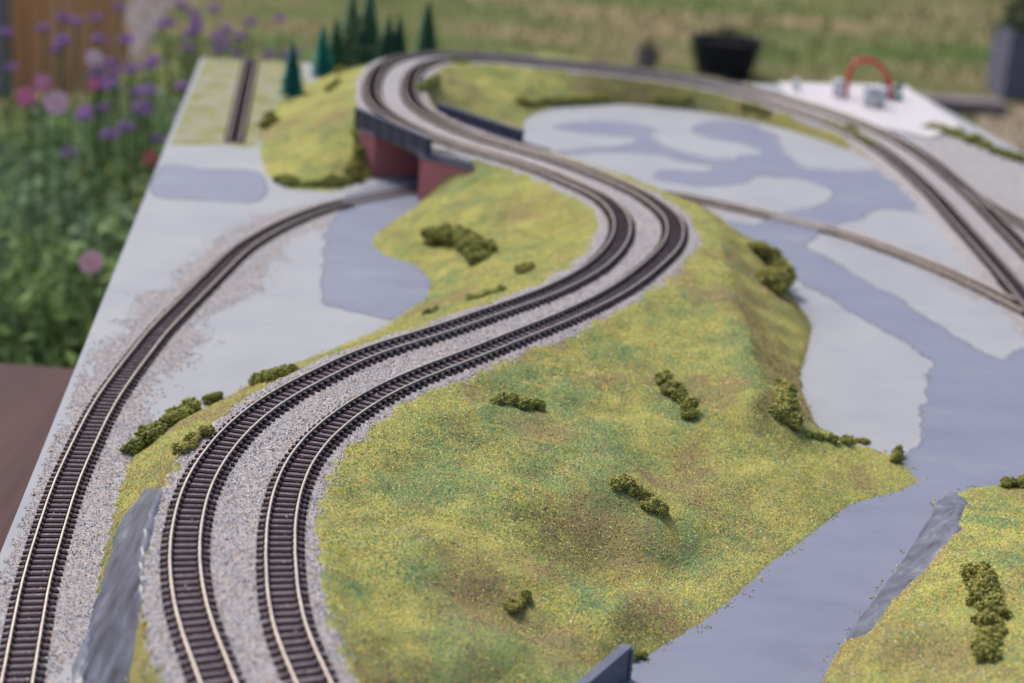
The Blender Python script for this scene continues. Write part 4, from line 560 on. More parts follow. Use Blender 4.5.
def scatter(fieldmask, Z, dens, seed, far=(700, 1100), lo=.08, lim=1250):
    rs = np.random.RandomState(seed); j, i = np.nonzero(fieldmask)
    x, y = gx[i], gy[j]; p = dens * GS * GS * np.interp(y, [far[0], far[1], lim, lim + 1], [1, lo, lo, 0])
    p = p * in_view(x, y); n = rs.poisson(p)
    x = np.repeat(x, n) + rs.uniform(-1, 1, n.sum()); y = np.repeat(y, n) + rs.uniform(-1, 1, n.sum())
    u = np.clip((x - GX0) / GS, 0, NX - 1.001); w = np.clip((y - GY0) / GS, 0, NY - 1.001); a = u.astype(int); b = w.astype(int); fu = u - a; fw = w - b
    z = (Z[b, a] * (1 - fu) + Z[b, a + 1] * fu) * (1 - fw) + (Z[b + 1, a] * (1 - fu) + Z[b + 1, a + 1] * fu) * fw
    return np.stack([x, y, z], 1), rs
# main line ballast
ZB = np.where(bridge_zone, zAB, HT) + np.clip(mAB * .22, -1.2, .45)
ZB = ZB + .22 * value_noise(3.1, 31)
allow = mAB > -4
o = grid_mesh('ballast', allow, ZB, M['ballast']); tag(o, kind='stuff')
soft_edge = RNG.uniform(-4.5, 1.5, mAB.shape)
P, rs = scatter((mAB > soft_edge) & (mRL < 1.5), ZB, 1.15, 41); P[:, 2] = np.maximum(P[:, 2], np.where(height(P[:, 0], P[:, 1]) > 5, height(P[:, 0], P[:, 1]), P[:, 2])) + .12
v, f, c = grains(P, rs.uniform(.5, 1.25, len(P)), pick(BAL_PAL, len(P), rs), seed=1)
tag(mesh_np('ballast', v, f, M['grain'], col=c), kind='stuff')
loose = ((dA < 8) | (dB < 8)) & (RNG.uniform(0, 1, mAB.shape) < .05)
P, rs = scatter(loose, zAB + 1.55, .25, 45); v, f, c = grains(P, rs.uniform(.4, .8, len(P)), pick(BAL_PAL, len(P), rs), seed=6)
tag(mesh_np('ballast', v, f, M['grain'], col=c), kind='stuff')
# low line ballast and yard
mL = np.maximum(mD, yard); base_low = np.where(region & ~carve, HT - 1.2, BOARD_Z)
ZL = base_low + np.clip(mL * .07, -.8, .45) + .18 * value_noise(3.1, 32)
allow = (mL > -5) & on_brd & ((HT < 3) | carve) & ~(in_river & (yard < -2))
tag(grid_mesh('ballast', allow, ZL, M['ballast']), kind='stuff')
soft_edge = RNG.uniform(-9, 2, mL.shape)
P, rs = scatter((mL > soft_edge) & on_brd & ~in_river & ((~region) | carve), np.maximum(ZL, BOARD_Z), .85, 42, far=(720, 1200), lo=.12); P[:, 2] += .15
v, f, c = grains(P, rs.uniform(.5, 1.25, len(P)), pick(BAL_PAL, len(P), rs), seed=2)
tag(mesh_np('ballast', v, f, M['grain'], col=c), kind='stuff')
# dry scatter on the far corner
tag(grid_mesh('grass', (lawn_patch > -3) & on_brd & ~region, BOARD_Z + np.clip(lawn_patch * .12, -.5, .5), m_dry()), kind='stuff')
# flock on the hills
turf = region & (HT > BOARD_Z + .6) & (mAB < RNG.uniform(-3, 2.5, mAB.shape)) & (mRL < RNG.uniform(-2, 3, mAB.shape)) & (mRR < RNG.uniform(-2, 2.5, mAB.shape)) & ~bridge_zone
P, rs = scatter(turf, HT, 1.75, 43, far=(800, 1200)); P[:, 2] += .1
c0 = pick(GRS_PAL, len(P), rs)
jj = np.clip(np.round((P[:, 1] - GY0) / GS).astype(int), 0, NY - 1); ii = np.clip(np.round((P[:, 0] - GX0) / GS).astype(int), 0, NX - 1)
br = TONE_BROWN[jj, ii][:, None]; g = TONE_GREEN[jj, ii][:, None]; ye = TONE_YELLOW[jj, ii][:, None]
c0 = c0 * (1 - .3 * ye) + np.array((.56, .50, .15)) * .3 * ye
gyn, gxn = np.gradient(HT, GS); steep = np.hypot(gxn, gyn)[np.clip(((P[:, 1] - GY0) / GS).astype(int), 0, NY - 1), np.clip(((P[:, 0] - GX0) / GS).astype(int), 0, NX - 1)]
br = np.maximum(br, .9 * smoothstep(.5, .95, steep)[:, None])
dice = rs.uniform(0, 1, (len(P), 2)); kg = dice[:, :1] < .72 * g; kb = dice[:, 1:] < .72 * br
c0 = np.where(kg, pick([(3, (.13, .22, .10)), (2, (.20, .29, .12)), (1, (.08, .18, .12))], len(P), rs), c0); c0 = np.where(kb, pick([(3, (.26, .18, .10)), (2, (.36, .24, .11)), (1, (.17, .12, .09))], len(P), rs), c0)
v, f, c = grains(P, rs.uniform(.4, 1.05, len(P)), c0 * 1.12, 1.0, seed=3)
tag(mesh_np('grass', v, f, M['grain'], col=c), kind='stuff')
# sparse flock drifting onto the paint at the hill feet
near_foot = blur(region.astype(float), 3)
drift = (~region) & (near_foot > .03) & ~carve & on_brd & (RNG.uniform(0, 1, mAB.shape) < near_foot * 1.2)
P, rs = scatter(drift, np.full_like(HT, BOARD_Z + .4), .6, 44); v, f, c = grains(P, rs.uniform(.5, 1.0, len(P)), pick(GRS_PAL, len(P), rs), seed=4)
tag(mesh_np('grass', v, f, M['grain'], col=c), kind='stuff')
# rock faces
def rock(m, name, label, lift, seed):
    r1 = 1 - np.abs(value_noise(13, seed)); r2 = 1 - np.abs(value_noise(5.5, seed + 1))
    # strata run down the slope: stretch the noise along it
    rr = 1 - np.abs(value_noise(9, seed + 2, MX * 1.9 + MY * .35, MY * .22))
    Z = np.maximum(HT, BOARD_Z) + np.clip(m * .7, -2.6, lift * .6) + (1.3 * r1 * r1 + .3 * r2 + 1.2 * rr * rr - 1.3) * smoothstep(-1, 2, m)
    o = grid_mesh(name, (m > -3.2) & on_brd, Z, M['rock']); tag(o, label, 'rock'); return o
rock(mRL, 'rock_face', 'smooth blue-grey plaster rock face sloping between the two railways', 1.6, 61)
rock(mRR, 'rock_face', 'small steep blue-grey plaster cliff on the river bank', 1.6, 71)
# ---------------------------------------------------------------- railway track
GAUGE = 9.75
def resample(line, step):
    p = np.array(line, float); s = np.r_[0, np.cumsum(np.linalg.norm(np.diff(p, axis=0), axis=1))]
    u = np.arange(0, s[-1], step); q = np.stack([np.interp(u, s, p[:, k]) for k in range(3)], 1)
    return q
def frame(q):
    t = np.gradient(q, axis=0); t /= np.linalg.norm(t, axis=1)[:, None]; n = np.stack([t[:, 1], -t[:, 0], 0 * t[:, 0]], 1); n /= np.linalg.norm(n, axis=1)[:, None]
    return t, n
RAIL = [(-.85, -2.0), (-.85, -1.8), (-.22, -1.6), (-.2, -.75), (-.42, -.55), (-.42, -.12), (-.32, 0), (.32, 0), (.42, -.12), (.42, -.55), (.2, -.75), (.22, -1.6), (.85, -1.8), (.85, -2.0)]
def rail_mesh(q, off, origin, name, parent):
    t, n = frame(q); c = q + n * off; k = len(RAIL); m = len(c)
    V = np.concatenate([(c[:, None] + n[:, None] * np.array([r[0] for r in RAIL])[None, :, None] + np.array([(0, 0, r[1]) for r in RAIL])[None])], 0).reshape(-1, 3) - origin
    i, j = np.meshgrid(np.arange(m - 1), np.arange(k - 1), indexing='ij'); a = (i * k + j).ravel()
    F = np.stack([a, a + k, a + k + 1, a + 1], 1)
    return mesh_np(name, V, F, M['rail'], parent)
def sleeper_arrays():
    V = []; F = []
    def bx(x0, x1, y0, y1, z0, z1):
        b = len(V); V.extend([(x, y, z) for z in (z0, z1) for y in (y0, y1) for x in (x0, x1)])
        F.extend([(b + p for p in q) for q in ((4, 5, 7, 6), (0, 1, 5, 4), (2, 6, 7, 3), (0, 4, 6, 2), (1, 3, 7, 5))])
    bx(-8.2, 8.2, -.9, .9, -3.6, -1.95)
    for s in (-1, 1):
        for e in (-1, 1):
            c = s * GAUGE / 2 + e * .72; bx(c - .46, c + .46, -.9, .9, -1.95, -1.3)
    return np.array(V, float), np.array([tuple(f) for f in F])
SV, SF = sleeper_arrays()
sl_me = bpy.data.meshes.new('sleeper'); sl_me.from_pydata([tuple(p) for p in SV * MM], [], [tuple(f) for f in SF]); sl_me.update(); sl_me.materials.append(M['sleeper'])
def strip(q, gaps, org, root):
    """the dark base under the sleepers, interrupted where the rails run bare"""
    t, n = frame(q); ok = np.ones(len(q), bool) if gaps is None else ~gaps(q); V = []; F = []
    for i in range(len(q)):
        for s, z in ((-7.7, -3.7), (-7.2, -2.45), (7.2, -2.45), (7.7, -3.7)): V.append(q[i] + n[i] * s + np.array((0, 0, z)) - org)
        if i and ok[i] and ok[i - 1]: F += [(4 * i - 4 + k, 4 * i + k, 4 * i + k + 1, 4 * i - 3 + k) for k in range(3)]
    mesh_np('track_base', V, np.array(F), M['bed'], root)
def track(line, label, pitch=4.4, gaps=None, limit=290, rails=(-1, 1), first=0.0):
    q = resample(line, 2.0); org = np.array([q[len(q) // 2, 0], q[len(q) // 2, 1], q[:, 2].min() - 3.6])
    root = tag(empty('railway_track', org), label, 'track')
    for s in rails: rail_mesh(q, s * GAUGE / 2, org, 'rail', root)
    strip(q, gaps, org, root)
    sl = resample(line, pitch); t, n = frame(sl); rs = np.random.RandomState(len(line))
    ok = np.ones(len(sl), bool)
    if gaps is not None: ok = ~gaps(sl)
    ok &= in_view(sl[:, 0], sl[:, 1], sl[:, 2], .5); seen = in_view(sl[:, 0], sl[:, 1], sl[:, 2], .06); ok &= np.arange(len(sl)) * pitch >= first
    dist = np.linalg.norm(sl - np.array((0, 0, CAM_H)), axis=1)
    order = [i for i in np.argsort(dist + 9999 * ~seen) if ok[i]]; single = set(order[:limit]) if limit else set(order)
    rest_v, rest_f = [], []
    for i in order:
        a = math.atan2(t[i, 1], t[i, 0]) - math.pi / 2 + rs.normal(0, .012)
        p = sl[i] + t[i] * rs.normal(0, .12)
        if i in single and dist[i] < 1450 and seen[i]:
            o = bpy.data.objects.new('sleeper', sl_me); COL.objects.link(o); o.parent = root
            o.location = Vector(p - org) * MM; o.rotation_euler[2] = a
        else:
            c, s_ = math.cos(a), math.sin(a); R = np.array([[c, -s_, 0], [s_, c, 0], [0, 0, 1]])
            rest_f.append(SF + 40 * len(rest_v)); rest_v.append(SV @ R.T + p - org)
    if rest_v:
        o = mesh_np('far_sleepers', np.concatenate(rest_v), np.concatenate(rest_f), M['sleeper'], root); o['kind'] = 'stuff'
    return root
track(TRACK_OUTER, 'model railway track on the outside of the near bend, beside the rock face')
track(TRACK_INNER, 'model railway track on the inside of the near bend, beside the grassy plateau')
riv = [RIVER_MAIN, RIVER_POOL]
def over_river(p):
    r = np.zeros(len(p), bool)
    for poly in riv: r |= inside(poly, p[:, 0], p[:, 1])
    return r & (p[:, 1] > 1000)
track(TRACK_LOW, 'low single model railway track that passes under the red bridge', gaps=over_river)
track(TRACK_SIDING, 'short straight model siding in the far corner, ending at the board edge')
track(TRACK_BRANCH, 'branch track that splits from the double line at the yard', first=34)
# ---------------------------------------------------------------- bridge
BO = np.array((-91.5, 1118.0)); BU = np.array((.69, -.724)); BWD = np.array((.724, .69))
def bl(u, w): return tuple(BO + BU * u + BWD * w)
bridge = tag(empty('railway_bridge', (*bl(0, 45), BOARD_Z)), 'red brick model bridge with dark girder parapets carrying the double track', 'bridge')
def on_bridge(mb, name, mat, parent=None, **k):
    o = mb.build(name, mat, parent or bridge, origin=np.zeros(3), **k)
    if parent is None: o.location = -bridge.location
    return o
ABUT2 = [(-74, 1108), (-36, 1084), (20, 1150), (-12, 1178)]
a1 = on_bridge(MB().prism([(-125, 1178), (-112, 1165), (-48, 1200), (-8, 1222), (-22, 1248), (-60, 1242)], BOARD_Z, 28.4), 'abutment', M['brick'])
a2 = on_bridge(MB().prism(ABUT2, BOARD_Z, 27.5), 'abutment', M['brick'])
on_bridge(MB().prism([(-126, 1177), (-112, 1163), (-110.5, 1164.5), (-124.5, 1178.5)], 28.42, 29.4), 'coping', M['wall'], a1)
on_bridge(MB().prism([(-75, 1107.5), (-35, 1082.3), (-33.5, 1084.8), (-73.5, 1110)], 27.5, 29.2), 'coping', M['wall'], a2)
on_bridge(MB().prism([(-126, 1194), (-72, 1109), (-38, 1087), (18, 1150), (-8, 1176), bl(-80, 104)], 27.6, 31.4), 'deck', M['deck'])
def parapet(p0, p1, z0, z1):
    p0 = np.array(p0, float); p1 = np.array(p1, float); d = p1 - p0; L = np.linalg.norm(d); d /= L; n = np.array((-d[1], d[0]))
    Mx = lambda p: (*(p0 + d * p[0] + n * p[1]), p[2])
    g = on_bridge(MB().box(0, L, -1.2, 1.2, z0, z1 - 1, Mx), 'parapet', M['girder'])
    on_bridge(MB().box(-.6, L + .6, -2.0, 2.0, z1 - .98, z1 + .2, Mx), 'top_flange', M['girder'], g)
    on_bridge(MB().box(-.4, L + .4, -1.9, 1.9, z0 - .8, z0 - .02, Mx), 'bottom_flange', M['girder'], g)
    for k in range(7):
        x = 2 + (L - 4) * k / 6; on_bridge(MB().box(x - .5, x + .5, -1.75, -1.22, z0, z1 - 1, Mx), 'stiffener', M['girder'], g)
parapet((-130, 1196), (-67, 1106), 29.0, 42.5)
parapet((-71, 1247), (-3, 1165), 31, 40)
# dark wall at the hill's foot near the viewer
w = np.array(WALL); d = w[-1] - w[0]; d /= np.linalg.norm(d); n = np.array((-d[1], d[0]))
wall = tag(empty('retaining_wall', (*w[0], BOARD_Z)), 'dark slate retaining wall at the foot of the plateau, beside the river', 'wall')
def wl(p): return (*(w[0] + d * p[0] + n * p[1]), p[2])
for nm, bxs in (('wall_panel', (0, 62, -1.2, 1.2, BOARD_Z, 9.0)), ('coping', (-.5, 62, -1.7, 1.7, 9.02, 10.4)), ('end_pier', (-1.9, -.02, -1.9, 1.9, BOARD_Z, 9.0))):
    o = MB().box(*bxs, wl).build(nm, M['wall'], wall, origin=np.zeros(3)); o.location = -wall.location
# ---------------------------------------------------------------- foam shrubs
def lumps(P, R, cols, seed):
    """many small faceted foam crumbs"""
    rs = np.random.RandomState(seed); t = (1 + 5 ** .5) / 2
    ico = np.array([(-1, t, 0), (1, t, 0), (-1, -t, 0), (1, -t, 0), (0, -1, t), (0, 1, t), (0, -1, -t), (0, 1, -t), (t, 0, -1), (t, 0, 1), (-t, 0, -1), (-t, 0, 1)]) / 1.9
    fc = np.array([(0, 11, 5), (0, 5, 1), (0, 1, 7), (0, 7, 10), (0, 10, 11), (1, 5, 9), (5, 11, 4), (11, 10, 2), (10, 7, 6), (7, 1, 8), (3, 9, 4), (3, 4, 2), (3, 2, 6), (3, 6, 8), (3, 8, 9), (4, 9, 5), (2, 4, 11), (6, 2, 10), (8, 6, 7), (9, 8, 1)])
    n = len(P); V = np.repeat(ico[None], n, 0) * rs.uniform(.55, 1.4, (n, 12, 1)) * R[:, None, None] * rs.uniform(.7, 1.25, (n, 1, 3)) + P[:, None]
    F = (fc[None] + (np.arange(n) * 12)[:, None, None]).reshape(-1, 3)
    return V.reshape(-1, 3), F, np.repeat(cols, 12, 0)
def shrub(line, r, squash, label, seed):
    rs = np.random.RandomState(seed); p = np.array(line, float)
    s = np.r_[0, np.cumsum(np.linalg.norm(np.diff(p, axis=0), axis=1))]; nb = max(2, int(s[-1] / (r * .75)) + 1)
    u = np.linspace(0, s[-1], nb); C = np.stack([np.interp(u, s, p[:, k]) for k in (0, 1)], 1) + rs.normal(0, r * .16, (nb, 2))
    Pn, Rn, Cn = [], [], []; crumb = np.clip(r * .10, .38, .8); dist = np.hypot(C[:, 1].mean(), CAM_H)
    r = r * .98; base = np.array((.27, .27, .08)) * rs.uniform(.85, 1.12) + np.array((.02, 0, 0)) * rs.uniform(-1, 1)
    for cx, cy in C:
        rad = r * rs.uniform(.7, 1.08); z0 = max(float(height(cx, cy)), BOARD_Z)
        for _ in range(rs.randint(5, 9)):                       # each lump is itself a bunch of knobs
            kr = rad * rs.uniform(.26, .58); th = rs.uniform(0, 6.28); q = rs.uniform(0, .85) * rad
            kc = np.array((cx + q * math.cos(th), cy + q * math.sin(th), z0 + rad * squash * rs.uniform(.08, .85) * (1.15 - .6 * q / rad)))
            m = int(np.clip(7.5 * (kr / crumb) ** 2, 24, 220)); d = rs.normal(0, 1, (m, 3)); d /= np.linalg.norm(d, axis=1)[:, None]
            pts = kc + d * kr * rs.uniform(.5, 1.22, (m, 1)) * np.array((1, 1, .85 * squash))
            pts = pts[pts[:, 2] > z0 - 1.0]; Pn.append(pts); Rn.append(crumb * rs.uniform(.45, 1.4, len(pts)))
            Cn.append(base * rs.uniform(.6, 1.4, (len(pts), 1)) * rs.uniform(.82, 1.18))
    v, f, c = lumps(np.concatenate(Pn), np.concatenate(Rn), np.concatenate(Cn), seed)
    tag(mesh_np('foam_shrub', v, f, M['foam'], col=c), label, 'shrub', 'foam shrubs on the layout')
for k, (line, r, sq, lab) in enumerate(SHRUBS): shrub(line, r, sq, lab, 100 + k)
# ---------------------------------------------------------------- model conifers
def conifer(x, y, ztop, label, seed, col):
    rs = np.random.RandomState(seed); z0 = max(float(height(x, y)), BOARD_Z); H = ztop - z0; R = H * .26
    root = tag(empty('conifer', (x, y, z0)), label, 'tree', 'bottle-brush conifers behind the loop')
    MB().tube([(0, 0, -.5), (0, 0, H * .5), (0, 0, H * .97)], [1.2, .8, .25], 6).build('trunk', M['bark'], root, origin=np.zeros(3))
    n = 1700; h = rs.uniform(0, 1, n) ** .8; z = H * (.06 + .94 * h); tier = .75 + .25 * np.abs(np.sin(h * 26))
    rad = R * (1 - h) ** .85 * tier * rs.uniform(.6, 1.2, n) + .5; th = rs.uniform(0, 6.28, n); inn = rs.uniform(.0, .45, n)
    d = np.stack([np.cos(th), np.sin(th), np.zeros(n)], 1); a = d * (rad * inn)[:, None]; a[:, 2] = z
    b = d * (rad * rs.uniform(.8, 1.12, n))[:, None]; b[:, 2] = z - rad * .25 + rs.uniform(-.4, .6, n)
    sd = np.stack([-np.sin(th), np.cos(th), rs.uniform(-.5, .5, n)], 1) * 1.0
    V = np.stack([a + sd * .4, a - sd * .4, b - sd, b + sd], 1).reshape(-1, 3); F = np.arange(4 * n).reshape(-1, 4)
    c = np.repeat(np.array(col) * rs.uniform(.6, 1.4, (n, 1)), 4, 0)
    o = mesh_np('crown', V, F, M['leaf'], root, col=c)
CL = ['small teal bottle-brush conifer standing alone by the far siding', 'teal bottle-brush conifer on the crest, second from the far siding', 'dark green bottle-brush conifer, third from the far siding',
      'tall pale green bottle-brush conifer, first of the tall pair behind the loop', 'tall dark green bottle-brush conifer, second of the tall pair behind the loop',
      'short dark bottle-brush conifer just after the tall pair', 'short dark bottle-brush conifer with the lone conifer as next neighbour', 'lone dark slender conifer at the top of the far curve']
for k, (x, y, z) in enumerate(CONIFERS_TOP):
    conifer(x, y, z, CL[k], 300 + k, ((.035, .30, .27), (.045, .40, .33), (.14, .30, .17), (.30, .42, .24), (.17, .34, .22), (.14, .30, .19), (.11, .26, .17), (.11, .26, .15))[k])
# ---------------------------------------------------------------- white sheet in the far corner with bits on it
tag(MB().prism([SHEET[0], SHEET[6], SHEET[5], SHEET[4], SHEET[3], SHEET[2], SHEET[1]], BOARD_Z + .2, BOARD_Z + 2.2).build('foam_sheet', M['white'], bevel=.3), 'white foam sheet lying on the far corner of the board', 'sheet')
arch = [Vector(p) for p in ARCH]
def spl(pts, n=6):
    out = []; P_ = [2 * pts[0] - pts[1]] + pts + [2 * pts[-1] - pts[-2]]
    for i in range(1, len(P_) - 2):
        a, b, c, d_ = P_[i - 1:i + 3]
        for k in range(n):
            t = k / n; out.append(.5 * (2 * b + (c - a) * t + (2 * a - 5 * b + 4 * c - d_) * t * t + (3 * b - a - 3 * c + d_) * t ** 3))
    return out + [pts[-1]]
arch = [Vector((arch[0].x, arch[0].y, BOARD_Z + 2.2))] + arch[1:-1] + [Vector((arch[-1].x, arch[-1].y, BOARD_Z + 2.2))]
tag(MB().tube(spl(arch), 2.6, 10).build('red_tube', M['red'], smooth=True), 'bent red plastic tube arching over the white sheet', 'tube')
ZW = BOARD_Z + 2.2
for k, (x, y, lab) in enumerate(((GADGETS[0][0], GADGETS[0][1], 'milky plastic pot at the narrow end of the white sheet'), (GADGETS[1][0], GADGETS[1][1], 'milky plastic pot beside the end of the red tube'),
                                 (GADGETS[2][0], GADGETS[2][1], 'milky plastic pot under the middle of the red tube'), (GADGETS[3][0], GADGETS[3][1], 'milky plastic pot under the red tube nearer the teal clip'))):
    r = (4, 6, 6.5, 6)[k]; h = (11, 17, 19, 18)[k]
    pot = tag(empty('plastic_pot', (x, y, ZW)), lab, 'pot', 'plastic pots on the white sheet')
    MB().lathe([(0, 0), (r * .8, 0), (r, h), (r * .9, h), (r * .72, 1), (0, 1)], 18).build('cup', M['clear'], pot, smooth=True, origin=np.zeros(3))
    MB().lathe([(r * 1.08, h - 2), (r * 1.08, h + .6), (0, h + .6)], 18).build('lid', M['clear'], pot, origin=np.zeros(3))
x, y = GADGETS[4][:2]; clip = tag(empty('spring_clip', (x, y, ZW)), 'teal and black spring clip on the white sheet behind the red tube', 'clip')
MB().box(-9, 9, -4, 4, 0, 5).build('jaw', M['teal'], clip, origin=np.zeros(3), bevel=1)
MB().box(-8, 8, -3.5, 3.5, 7.5, 11).build('jaw', M['teal'], clip, origin=np.zeros(3), bevel=1)
MB().tube([(-6, 0, 5.5), (-2, 0, 9), (-9, 0, 15), (-13, 0, 13)], 2.2, 8).build('handle', M['black'], clip, origin=np.zeros(3), smooth=True)
MB().tube([(-6, 0, 6), (2, 0, 12), (8, 0, 16)], 2.0, 8).build('handle', M['black'], clip, origin=np.zeros(3), smooth=True)
# ---------------------------------------------------------------- garden table under the board
tb = tag(empty('garden_table', (-20, 560, -700)), 'dark brown wooden garden table under the near end of the board', 'table')
x = -773
while x < 660:
    MB().box(x, x + 190, -520, 474, 545, 579.5).build('plank', M['table'], tb, origin=np.zeros(3), bevel=2); x += 194
for sx in (-1, 1):
    for sy in (-470, 420): MB().box(sx * 620 - 35, sx * 620 + 35, sy - 35, sy + 35, 0, 460).build('leg', M['table'], tb, origin=np.zeros(3), bevel=3)
for sy in (-470, 420): MB().box(-640, 640, sy - 30, sy + 30, 462, 543).build('rail', M['table'], tb, origin=np.zeros(3))
tb.location.z = (-120.5 - 579.5) * MM
# ---------------------------------------------------------------- pots, planter and edging on the lawn
GZ = -700
def lawn_pot(x, y, r, h, label, mat, leafy):
    root = tag(empty('plant_pot', (x, y, GZ)), label, 'plant pot')
    MB().lathe([(0, 0), (r * .74, 0), (r * .97, h - 22), (r * 1.04, h - 20), (r * 1.04, h), (r * .95, h), (r * .92, h - 30), (0, h - 30)], 28).build('pot', mat, root, origin=np.zeros(3), smooth=False)
    MB().lathe([(r * .93, h - 28), (r * .5, h - 18), (0, h - 15)], 20).build('soil', M['soil'], root, origin=np.zeros(3))
    rs = np.random.RandomState(int(r)); n = leafy; d = rs.normal(0, 1, (n, 3)) * np.array((r * .3, r * .3, 34)); P = d + np.array((0, 0, h + 8)); P[:, 2] = np.maximum(P[:, 2], h - 15)
    v, f, c = leaves(P, rs.uniform(14, 26, n), np.array((.05, .05, .04)) * rs.uniform(.6, 1.4, (n, 1)), rs); mesh_np('plant', v, f, M['leaf'], root, col=c)['kind'] = 'stuff'
def leaves(P, L, cols, rs, droop=.3):
    n = len(P); d = rs.normal(0, 1, (n, 3)); d[:, 2] -= droop; d /= np.linalg.norm(d, axis=1)[:, None]
    s = np.cross(d, rs.normal(0, 1, (n, 3))); s /= np.linalg.norm(s, axis=1)[:, None] + 1e-9; nn = np.cross(d, s)
    w = L * .22; L_ = L[:, None]; w_ = w[:, None]
    V = np.stack([P - d * L_ * .5, P + s * w_ + nn * w_ * .35, P + d * L_ * .5 - nn * w_ * .3, P - s * w_ + nn * w_ * .35], 1).reshape(-1, 3)
    k = np.arange(n)[:, None] * 4; F = np.concatenate([k + np.array([[0, 1, 2]]), k + np.array([[0, 2, 3]])])
    return V, F, np.repeat(cols, 4, 0)
b0, b1, b2 = BLACK_POT[0], BLACK_POT[1], BLACK_POT[2]
lawn_pot(b0[0], b0[1], 128, b0[2] - GZ + 6, 'wide black plant pot on the lawn behind the back straight', M['pot'], 140)
lawn_pot(b1[0], b1[1], 42, 86, 'small dark plant pot on the lawn beside the wide black one', M['stone'], 60)
pl = tag(empty('planter_box', (b2[0] + 25, b2[1], GZ)), 'tall blue-grey planter box at the lawn edge', 'planter')
for nm, q in (('side', (-120, 120, -120, -108, 0, 240)), ('side', (-120, 120, 108, 120, 0, 240)), ('side', (-120, -108, -107, 107, 0, 240)), ('side', (108, 120, -107, 107, 0, 240)), ('soil', (-106, 106, -106, 106, 150, 215))):
    MB().box(*q).build(nm, M['slate'] if nm == 'side' else M['soil'], pl, origin=np.zeros(3))
rs = np.random.RandomState(5); n = 700; P = rs.normal(0, 1, (n, 3)) * np.array((70, 70, 70)) + np.array((0, 0, 330)); P[:, 2] = np.maximum(P[:, 2], 216)
v, f, c = leaves(P, rs.uniform(25, 50, n), np.array((.045, .07, .03)) * rs.uniform(.5, 1.5, (n, 1)), rs); mesh_np('plant', v, f, M['leaf'], pl, col=c)['kind'] = 'stuff'
e0, e1 = BLACK_POT[5], BLACK_POT[6]
tag(MB().box(e0[0], e1[0] - 2, e0[1] - 60, e0[1] + 60, GZ, GZ + 46).build('edging_stone', M['stone'], bevel=6), 'low lilac-grey edging stone on the lawn beside the planter', 'edging')
# ---------------------------------------------------------------- fence
fc = tag(empty('wooden_fence', (FENCE[0][0], FENCE[0][1], GZ)), 'orange-brown wooden fence panel with a pale post behind the flowers', 'fence')
for k in range(7):
    x = -60 + k * 46 - 70; MB().box(x, x + 43, -9, 9, 20, 900 + 6 * math.sin(k * 3)).build('board', M['fence'], fc, origin=np.zeros(3), bevel=2)
for z in (150, 700): MB().box(-135, 195, 10, 38, z, z + 70).build('rail', M['fence'], fc, origin=np.zeros(3))
MB().box(-196, -142, -28, 28, 0, 960).build('post', M['post'], fc, origin=np.zeros(3), bevel=4)
# ---------------------------------------------------------------- flowers and shrubs of the garden bed
def garden_shrub(x, y, zc, k):
    rs = np.random.RandomState(500 + k); top = zc + 40; H = top - GZ; R = 150 + .06 * (y - 1400)
    root = tag(empty('garden_shrub', (x, y, GZ)), SHL[k], 'shrub', 'leafy shrubs of the flower bed')
    m = MB()
    for s in range(7):
        a = rs.uniform(0, 6.28); q = rs.uniform(.3, .8) * R; m.tube([(0, 0, 0), (q * .4 * math.cos(a), q * .4 * math.sin(a), H * .5), (q * math.cos(a), q * math.sin(a), H * .92)], [5, 3.5, 1.5], 5)
    st = m.build('stem', M['stem'], root, origin=np.zeros(3)); st['kind'] = 'stuff'
    n = 7000; d = rs.normal(0, 1, (n, 3)); d /= np.linalg.norm(d, axis=1)[:, None]; q = rs.uniform(.15, 1, (n, 1)) ** .5
    P = d * q * np.array((R, R, H * .52)) + np.array((0, 0, H * .5)); P += rs.normal(0, 18, P.shape)
    clump = value_noise(70, k, P[:, 0] + P[:, 2], P[:, 1] - P[:, 2]); P = P[clump > -.12]
    P = P[P[:, 2] > 6]; n = len(P)
    base = np.array(((.15, .24, .10), (.21, .31, .12), (.20, .29, .17), (.29, .31, .11))[k % 4])
    v, f, c = leaves(P, rs.uniform(9, 30, n), base * rs.uniform(.45, 1.7, (n, 1)) * np.array((1, 1, 1)), rs); mesh_np('foliage', v, f, M['leaf'], root, col=c)
SHL = ['dark leafy shrub just beyond the table edge', 'leafy shrub under the lone low pink flower', 'dark bushy shrub at the photo border behind the pink flower', 'loose green shrub beside the far half of the board',
       'grey-green shrub under the three pink flowers', 'leafy shrub among the purple flower stems beside the board', 'grey-green shrub near the far board corner under purple flowers', 'dark shrub in front of the wooden fence post',
       'pale green shrub behind the bright pink flowers', 'light green shrub beside the board edge above the table', 'yellow-green low shrub behind the table edge', 'dark shrub just behind the far siding corner', 'green shrub beyond the far board edge below purple flowers', 'tall dark shrub at the photo border above the table']
for k, (x, y, z) in enumerate(GARDEN_SHRUBS): garden_shrub(x, y, z, k)
